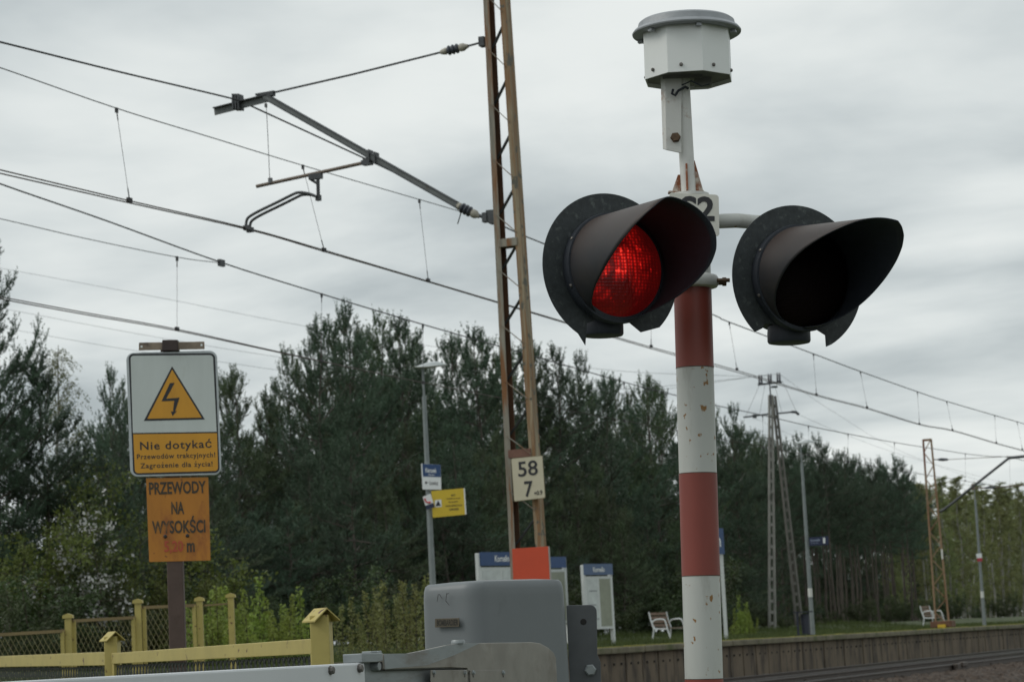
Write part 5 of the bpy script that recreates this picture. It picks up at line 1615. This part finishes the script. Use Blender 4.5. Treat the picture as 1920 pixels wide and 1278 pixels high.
def shrub(seed, H, Wd, nleaf, size, m_leaf, petals=0, stems=7):
    g = np.random.default_rng(seed)
    m = MB(); P = []
    for k in range(stems):
        a = g.random() * 6.28; r = Wd * math.sqrt(g.random()) * .5
        tip = np.array([math.cos(a) * r, math.sin(a) * r, H * g.uniform(.55, 1.0) * (1 - .35 * (r / (Wd * .5 + .01)) ** 2)])
        b = np.array([math.cos(a) * r * .25, math.sin(a) * r * .25, 0])
        mid = (b + tip) / 2 + g.normal(0, .08 * H, 3) * np.array([1, 1, .2])
        m.tube([V(b), V(mid), V(tip)], [.02 * H / 3 + .008, .012, .005], 4, cap=False)
        nb = 14
        for i in range(nb):
            u = .15 + .85 * (i + g.random()) / nb
            q = (b * (1 - u) ** 2 + 2 * mid * u * (1 - u) + tip * u * u)
            e_ = q + g.normal(0, 1, 3) * np.array([.20, .20, .13]) * H * (.5 + .3 * (1 - u))
            e_[2] = max(.05, e_[2])
            m.tube([V(q), V(e_)], [.007, .003], 3, cap=False)
            n = max(3, int(nleaf / (stems * nb)))
            t = g.random((n, 1)) ** .7
            P.append(q + (e_ - q) * t + g.normal(0, .045 * H ** .5 + .02, (n, 3)))
    P = np.concatenate(P)
    P[:, 2] = np.maximum(P[:, 2], .03)
    q = leaves(P, size, g, .4)
    mi = np.zeros(len(q) // 4)
    ms = [m_leaf]
    if petals:
        ms.append(PETAL)
        c = g.random(len(P)) < petals
        cl = (np.sin(P[:, 0] * 5) * np.sin(P[:, 1] * 4 + 1) * np.sin(P[:, 2] * 4.5) > .05)
        mi[(c & cl)] = 1
    me = np_mesh('foliage', q, None, 4, ms, mi)
    tm = bpy.data.meshes.new('stem'); tm.from_pydata([tuple(v) for v in m.v], [], m.f); tm.materials.append(TWIG)
    return tm, me
def birch(seed, H, nleaf, size, m_leaf, droop=1.0, wd=1.0, bare=.3):
    g = np.random.default_rng(seed)
    m = MB(); P = []
    ns = 9; bend = np.cumsum(g.normal(0, .07, (ns + 1, 2)), 0) * H / 10
    tz = np.linspace(0, H, ns + 1)
    m.tube([V((bend[i, 0], bend[i, 1], tz[i])) for i in range(ns + 1)], [(.011 * H) * (1 - .9 * i / ns) for i in range(ns + 1)], 6)
    nbr = int(H * 4.2)
    for k in range(nbr):
        z = H * (bare + (1 - bare) * (k + g.random()) / nbr) * .985
        f = (H - z) / H
        a = g.random() * 6.28; el = RAD(g.uniform(30, 62))
        L_ = (.35 + 2.3 * f ** .8 * (1 if f < .6 else max(.3, 1.6 - f))) * wd * g.uniform(.6, 1.2) * H / 10
        p = np.array([np.interp(z, tz, bend[:, 0]), np.interp(z, tz, bend[:, 1]), z])
        d = np.array([math.cos(a) * math.cos(el), math.sin(a) * math.cos(el), math.sin(el)])
        pts = [p]
        for i in range(6):
            d = unit(d + np.array([0, 0, -.16 * droop * (i > 1)]) + g.normal(0, .07, 3)); pts.append(pts[-1] + d * L_ / 6)
        m.tube([V(q) for q in pts], [.012 * (1 - .8 * i / 6) * H / 10 for i in range(7)], 3, cap=False)
        pts = np.array(pts)
        for j in range(2, 7):
            for _ in range(2):
                dd = unit(g.normal(0, 1, 3) * np.array([1, 1, .2]) + np.array([0, 0, -.9 * droop + .25]))
                l = g.uniform(.3, .8) * H / 10 * (.5 + droop * .5)
                e_ = pts[j] + dd * l + np.array([0, 0, -.12 * droop])
                m.tube([V(pts[j]), V(e_)], [.004, .002], 3, cap=False)
                n = max(2, int(nleaf / (nbr * 10)))
                t = g.random((n, 1))
                P.append(pts[j] + (e_ - pts[j]) * t + g.normal(0, .035, (n, 3)))
    P = np.concatenate(P)
    me = np_mesh('crown', leaves(P, size, g), None, 4, [m_leaf])
    tm = bpy.data.meshes.new('trunk'); tm.from_pydata([tuple(v) for v in m.v], [], m.f); tm.materials.append(BARKB)
    return tm, me
def sapling(seed, H, m_leaf, stems=5, spread=.5, size=.075):
    g = np.random.default_rng(seed); m = MB(); P = []
    for k in range(stems):
        a = g.random() * 6.28; r = spread * g.random()
        h = H * (1 if k == 0 else g.uniform(.35, .9))
        b = np.array([math.cos(a) * r * .5, math.sin(a) * r * .5, 0]); tip = np.array([math.cos(a) * r, math.sin(a) * r, h]) + g.normal(0, .05, 3)
        m.tube([V(b), V((b + tip) / 2), V(tip)], [.012, .008, .003], 4, cap=False)
        n = int(h * 150)
        u = g.random((n, 1)) ** .9
        rad = .13 * (1 - .7 * u) + .028
        ang = g.random((n, 1)) * 6.283
        off = np.concatenate([np.cos(ang), np.sin(ang), g.normal(0, .3, (n, 1))], 1) * rad * np.sqrt(g.random((n, 1)))
        P.append(b + (tip - b) * u + off)
    P = np.concatenate(P); P[:, 2] = np.maximum(P[:, 2], .03)
    me = np_mesh('leaves', leaves(P, size, g, .5), None, 4, [m_leaf])
    tm = bpy.data.meshes.new('stem'); tm.from_pydata([tuple(v) for v in m.v], [], m.f); tm.materials.append(TWIG)
    return tm, me
def plant(name, meshes, loc, rz, sc, label, cat, group=None, names=('trunk', 'crown')):
    r = thing(name, loc, label, cat, group)
    r.rotation_euler = (0, 0, rz); r.scale = sc if isinstance(sc, tuple) else (sc, sc, sc)
    for nm, me in zip(names, meshes):
        o = bpy.data.objects.new(nm, me); link(o, r)
    return r

PV = [pine(100 + i, 10, [.9, .7, 1.2, .8, 1.5, 1.0][i], [2.9, 2.4, 3.1, 2.5, 2.8, 2.2][i], dens=1.0, mat_n=[NEEDLE, NEEDLEF][i % 2]) for i in range(6)]
PT_ = [pine(200 + i, 14, [7.2, 6.4, 8.0][i], [2.5, 2.8, 2.3][i], dens=1.1, mat_n=NEEDLE) for i in range(3)]
def on_line(px, py, p):
    q = PP(px, py, p); g_ = gz(tof(q), p); return V((q.x, q.y, g_)), q.z - g_
# skyline pines: (photo x, top y, distance across the tracks)
sky_p = [(205, 706, 37), (180, 760, 40), (248, 790, 35), (232, 745, 42), (420, 712, 41), (433, 702, 37), (455, 745, 43), (495, 752, 37), (520, 738, 41), (547, 672, 36), (583, 612, 35), (612, 586, 37), (588, 650, 42), (648, 612, 38), (662, 598, 36), (690, 640, 42), (700, 610, 35), (716, 600, 37), (742, 612, 36), (760, 632, 38),
         (785, 668, 42), (812, 650, 36), (830, 640, 38), (858, 655, 42), (880, 632, 36), (900, 648, 38), (925, 668, 35), (945, 652, 38), (972, 660, 41), (1000, 676, 37), (1032, 668, 36), (1050, 678, 38), (1075, 690, 41), (1100, 735, 37), (1123, 716, 36), (1140, 730, 39), (1162, 735, 36), (1180, 752, 41), (1205, 742, 37), (1219, 718, 36), (1240, 738, 38), (1258, 733, 37), (1290, 760, 37), (1330, 770, 38),
         (1365, 782, 36), (1382, 812, 41), (1400, 792, 37), (1425, 822, 41), (1440, 836, 37), (300, 745, 38), (340, 735, 41), (375, 740, 37), (398, 748, 36)]
gP = 'pines of the wood behind the platform'
lP = 'bushy dark green pine in the dense wood behind the platform'
for i, (x, y, p) in enumerate(sky_p):
    if i % 5 == 1: continue
    loc, H = on_line(x, y - 8, p)
    v = i % 6
    k = H / 10.0
    plant('pine_tree', PV[v], loc, random.random() * 6.28, (k * random.uniform(.7, 1.0), k * random.uniform(.7, 1.0), k), lP, 'pine tree', gP)
# lower pines filling the front and the depth of the wood
prof_x = [0, 150, 205, 300, 430, 520, 600, 740, 900, 1050, 1220, 1330, 1400, 1440]
prof_y = [760, 780, 706, 760, 720, 760, 600, 620, 650, 680, 725, 780, 790, 840]
for i in range(84):
    x = 150 + (1430 - 150) * (i + .5 * random.random()) / 84
    ty = np.interp(x, prof_x, prof_y)
    front = i % 3 != 2
    p = random.uniform(30.5, 33.5) if front else random.uniform(43, 50)
    y = ty + (random.uniform(150, 330) if front else random.uniform(60, 170))
    loc, H = on_line(x, y, p)
    if H < 1.8: continue
    k = H / 10.0
    kk = max(k * .9, .55)
    plant('pine_tree', PV[random.randrange(6)], loc, random.random() * 6.28, (kk, kk, k), lP, 'pine tree', gP)
# older tall pines with bare trunks on the right of the wood
tall = [(1452, 838, 38), (1470, 828, 36), (1492, 818, 38), (1512, 838, 41), (1528, 820, 37), (1545, 842, 36), (1562, 850, 39), (1580, 848, 36), (1598, 862, 38), (1612, 858, 41), (1628, 868, 36), (1645, 862, 38), (1662, 872, 37), (1680, 858, 38), (1692, 866, 36), (1702, 890, 39), (1380, 800, 45), (1410, 815, 46), (1440, 850, 44), (1480, 850, 46), (1520, 860, 45), (1555, 868, 46), (1590, 872, 45), (1625, 880, 46), (1660, 885, 45), (1690, 895, 46)]
for i, (x, y, p) in enumerate(tall):
    loc, H = on_line(x, y, p); k = H / 14.0
    plant('pine_tree', PT_[i % 3], loc, random.random() * 6.28, (k * .9, k * .9, k), 'older pine with a bare brown lower trunk at the right end of the pine wood', 'pine tree', 'taller pines with bare trunks')
for i in range(22):
    x = 1350 + (1715 - 1350) * (i + random.random()) / 22
    p = random.uniform(41, 52)
    ty = np.interp(x, [1350, 1450, 1560, 1640, 1700, 1715], [800, 850, 862, 880, 885, 920]) + random.uniform(0, 25)
    loc, H = on_line(x, ty, p); k = H / 14.0
    plant('pine_tree', PT_[i % 3], loc, random.random() * 6.28, (k * .8, k * .8, k), 'older pine with a bare brown lower trunk at the right end of the pine wood', 'pine tree', 'taller pines with bare trunks')
for i in range(30):
    x = 1340 + (1730 - 1340) * (i + random.random()) / 30
    p = random.uniform(50, 62)
    loc, H = on_line(x, random.uniform(905, 1040), p); k = H / 10.0
    plant('pine_tree', PV[i % 6], loc, random.random() * 6.28, (k * 1.1, k * 1.1, k), 'low bushy pine filling the shade behind the bare trunks', 'pine tree', 'low pines in the shade of the taller ones')
# spring green birches beyond
BV = [birch(300 + i, 12, 17000, .085, LEAFB, droop=.15, wd=.8, bare=.07) for i in range(4)]
for i in range(84):
    x = 1665 + (2010 - 1665) * (i + random.random() * .8) / 84
    p = random.choice([44, 48, 52, 56, 60, 66, 72, 78])
    ty = np.interp(x, [1660, 1710, 1760, 1800, 1850, 1900, 2010], [985, 925, 918, 912, 930, 925, 960]) + random.uniform(-22, 30)
    loc, H = on_line(x, ty, p); k = H / 12.0
    plant('birch_tree', BV[i % 4], loc, random.random() * 6.28, (k, k, k), 'slender pale trunked birch in fresh leaf in the far wood on the right', 'birch tree', 'birches of the far wood')
# undergrowth
SV = [shrub(400 + i, 3, 3.2, 5200, .10, [LEAFD, LEAFD, LEAFO][i], stems=9) for i in range(3)]
for i in range(44):
    x = -40 + 2000 * (i + random.random() * .7) / 44
    p = random.uniform(28.2, 31) if x < 1500 else random.uniform(31, 38)
    hgt_ = random.uniform(90, 190) if x < 1350 else random.uniform(40, 75)
    hy = 1213 - .051 * (x - 960)
    loc, H = on_line(x, hy - hgt_, p); k = H / 3.0
    plant('undergrowth_shrub', SV[i % 2], loc, random.random() * 6.28, (k * 1.1, k * 1.1, k), 'dark leafy shrub in the undergrowth at the foot of the wood', 'shrub', 'undergrowth along the wood', ('stem', 'foliage'))
for i in range(34):
    x = 1330 + (2010 - 1330) * (i + random.random() * .7) / 34
    p = random.uniform(50, 74)
    hy = 1213 - .051 * (x - 960)
    loc, H = on_line(x, hy - random.uniform(70, 150), p); k = H / 3.0
    plant('undergrowth_shrub', SV[i % 3], loc, random.random() * 6.28, (k * .8, k * .8, k), 'dark leafy shrub deep between the trunks of the far wood', 'shrub', 'undergrowth deep in the wood', ('stem', 'foliage'))
# left group: big pine at the edge, weeping birch, olive shrubs, blossom
loc, H = on_line(-38, 430, 30); BP = pine(501, 14, 2.5, 3.0, dens=1.6, gap=.05, mat_n=NEEDLE)
plant('pine_tree', BP, loc, 1.0, (H / 14 * .8, H / 14 * .8, H / 14), 'tall old pine cut by the left edge of the picture', 'pine tree')
loc, H = on_line(62, 690, 29.5); BP2 = pine(502, 10, 1.5, 3.0, dens=1.6, gap=.05, mat_n=NEEDLE)
plant('pine_tree', BP2, loc, 2.0, (H / 10, H / 10, H / 10), 'broad dark pine mixed with a weeping birch near the left edge', 'pine tree')
loc, H = on_line(-5, 760, 31)
plant('pine_tree', PV[2], loc, .5, (H / 10, H / 10, H / 10), 'dark pine below the tall old pine at the left edge', 'pine tree')
loc, H = on_line(95, 648, 31); BW = birch(503, 12, 7000, .075, LEAFO, droop=1.25, wd=1.0, bare=.3)
plant('birch_tree', BW, loc, .7, (H / 12, H / 12, H / 12), 'weeping birch with thin drooping twigs near the left edge', 'birch tree')
loc, H = on_line(125, 800, 28.8); SO = shrub(504, 6, 4.2, 9000, .10, LEAFO, stems=11)
plant('leafy_shrub', SO, loc, .2, (H / 6, H / 6, H / 6), 'tall olive green shrub with pale bare stems left of the warning sign', 'shrub', None, ('stem', 'foliage'))
loc, H = on_line(40, 860, 28.6); SO2 = shrub(505, 5, 4.0, 8000, .10, LEAFO, stems=10)
plant('leafy_shrub', SO2, loc, 2.2, (H / 5, H / 5, H / 5), 'olive shrub at the far left edge below the pines', 'shrub', None, ('stem', 'foliage'))
loc, H = on_line(140, 915, 27.2); SB = shrub(506, 4, 3.6, 6500, .10, LEAFD, petals=.85, stems=9)
plant('blossoming_shrub', SB, loc, .2, (H / 4, H / 4, H / 4), 'shrub dotted with white blossom left of the orange height plate', 'shrub', None, ('stem', 'foliage'))
loc, H = on_line(75, 1040, 27.0)
plant('leafy_shrub', SV[0], loc, 1.2, (H / 3 * 1.3, H / 3 * 1.3, H / 3), 'low dark green shrub behind the left end of the yellow fences', 'shrub', None, ('stem', 'foliage'))
for x, y, lab in ((25, 1080, 'low green bush in the bottom left corner behind the fences'), (200, 1050, 'green bush behind the fence just left of the sign post'), (290, 1030, 'tangled bush directly behind the brown sign post'), (390, 1000, 'bush with light leaves right of the orange plate'), (330, 1085, 'low bush under the orange plate')):
    loc, H = on_line(x, y, 26.6)
    plant('leafy_shrub', SV[random.choice([0, 1, 2])], loc, random.random() * 6, (H / 3 * 1.05, H / 3 * 1.05, H / 3), lab, 'shrub', None, ('stem', 'foliage'))
# bright young saplings on the grass
GV = [sapling(600 + i, 1.7, LEAFY, [6, 5, 7, 4][i], .42) for i in range(4)]
GM = [sapling(620 + i, 1.6, LEAFY2, [2, 1, 2][i], .09, .07) for i in range(3)]
gS = 'saplings growing on the grass beyond the tracks'
for i, (x, y) in enumerate([(405, 1090), (425, 1098), (447, 1102), (470, 1105), (482, 1073), (500, 1120), (515, 1118), (535, 1140), (560, 1092), (548, 1135), (385, 1110), (395, 1140), (345, 1120)]):
    loc, H = on_line(x, y, 22.3 + .5 * (i % 3)); k = H / 1.7
    plant('sapling', GV[i % 4], loc, random.random() * 6, (k, k, k), 'bright green sapling in the clump behind the yellow fences', 'sapling', 'bright saplings behind the yellow fences', ('stem', 'leaves'))
for i, (x, y) in enumerate([(638, 1135), (660, 1122), (672, 1150), (690, 1108), (700, 1105), (712, 1132), (720, 1090), (738, 1118), (748, 1092), (760, 1088), (775, 1098), (790, 1080), (680, 1160), (728, 1145), (768, 1140), (652, 1172), (705, 1160)]):
    loc, H = on_line(x, y, 21.6 + .4 * (i % 3)); k = H / 1.6
    plant('sapling', GM[i % 3], loc, random.random() * 6, (k, k, k), 'slim upright muted green sapling in the row left of the grey hood', 'sapling', 'slim saplings left of the barrier drive', ('stem', 'leaves'))
for i, (x, y) in enumerate([(1385, 1112), (1400, 1128), (1412, 1150), (1372, 1140)]):
    loc, H = on_line(x, y, 25.5); k = H / 1.7
    plant('sapling', GV[i % 4], loc, random.random() * 6, (k, k, k), 'bright green sapling on the platform grass right of the banded post', 'sapling', 'saplings right of the banded signal post', ('stem', 'leaves'))
# grass
def grass(name, n, t0, t1, p0, p1, h, zf):
    t = rng.uniform(t0, t1, n); p = rng.uniform(p0, p1, n)
    cl = np.sin(t * 1.7) * np.sin(p * 2.3 + t * .6)
    keep = rng.random(n) < .55 + .45 * cl
    t, p = t[keep], p[keep]
    z = np.array([zf(a, b) for a, b in zip(t, p)])
    P = np.stack([DV.x * t + NV.x * p, DV.y * t + NV.y * p, z], 1)
    n = len(P)
    a = rng.random(n) * 6.28
    hh = h * rng.uniform(.4, 1.2, n)
    X = np.stack([np.cos(a), np.sin(a), 0 * a], 1) * .011
    tip = P + np.stack([rng.normal(0, .3, n) * hh, rng.normal(0, .3, n) * hh, hh], 1)
    tri = np.stack([P - X, P + X, tip], 1).reshape(-1, 3)
    me = np_mesh(name, tri, None, 3, [GRASS])
    o = bpy.data.objects.new(name, me); link(o); tag(o, kind='stuff')
    return o
zp = lambda t, p: ZPL - .005
grass('grass', 52000, T0, T0 + 70, 20.4, 23.4, .17, zp)
grass('grass', 16000, T0, T0 + 70, PE + .15, 20.4, .05, zp)
grass('grass', 60000, 20, 110, 23.4, 29.5, .2, gz)
grass('grass', 42000, 22, T0 + 2, 19.6, 25, .16, gz)
grass('grass', 20000, 14, 34, 14.9, 19.8, .14, gz)
print('verts ready')
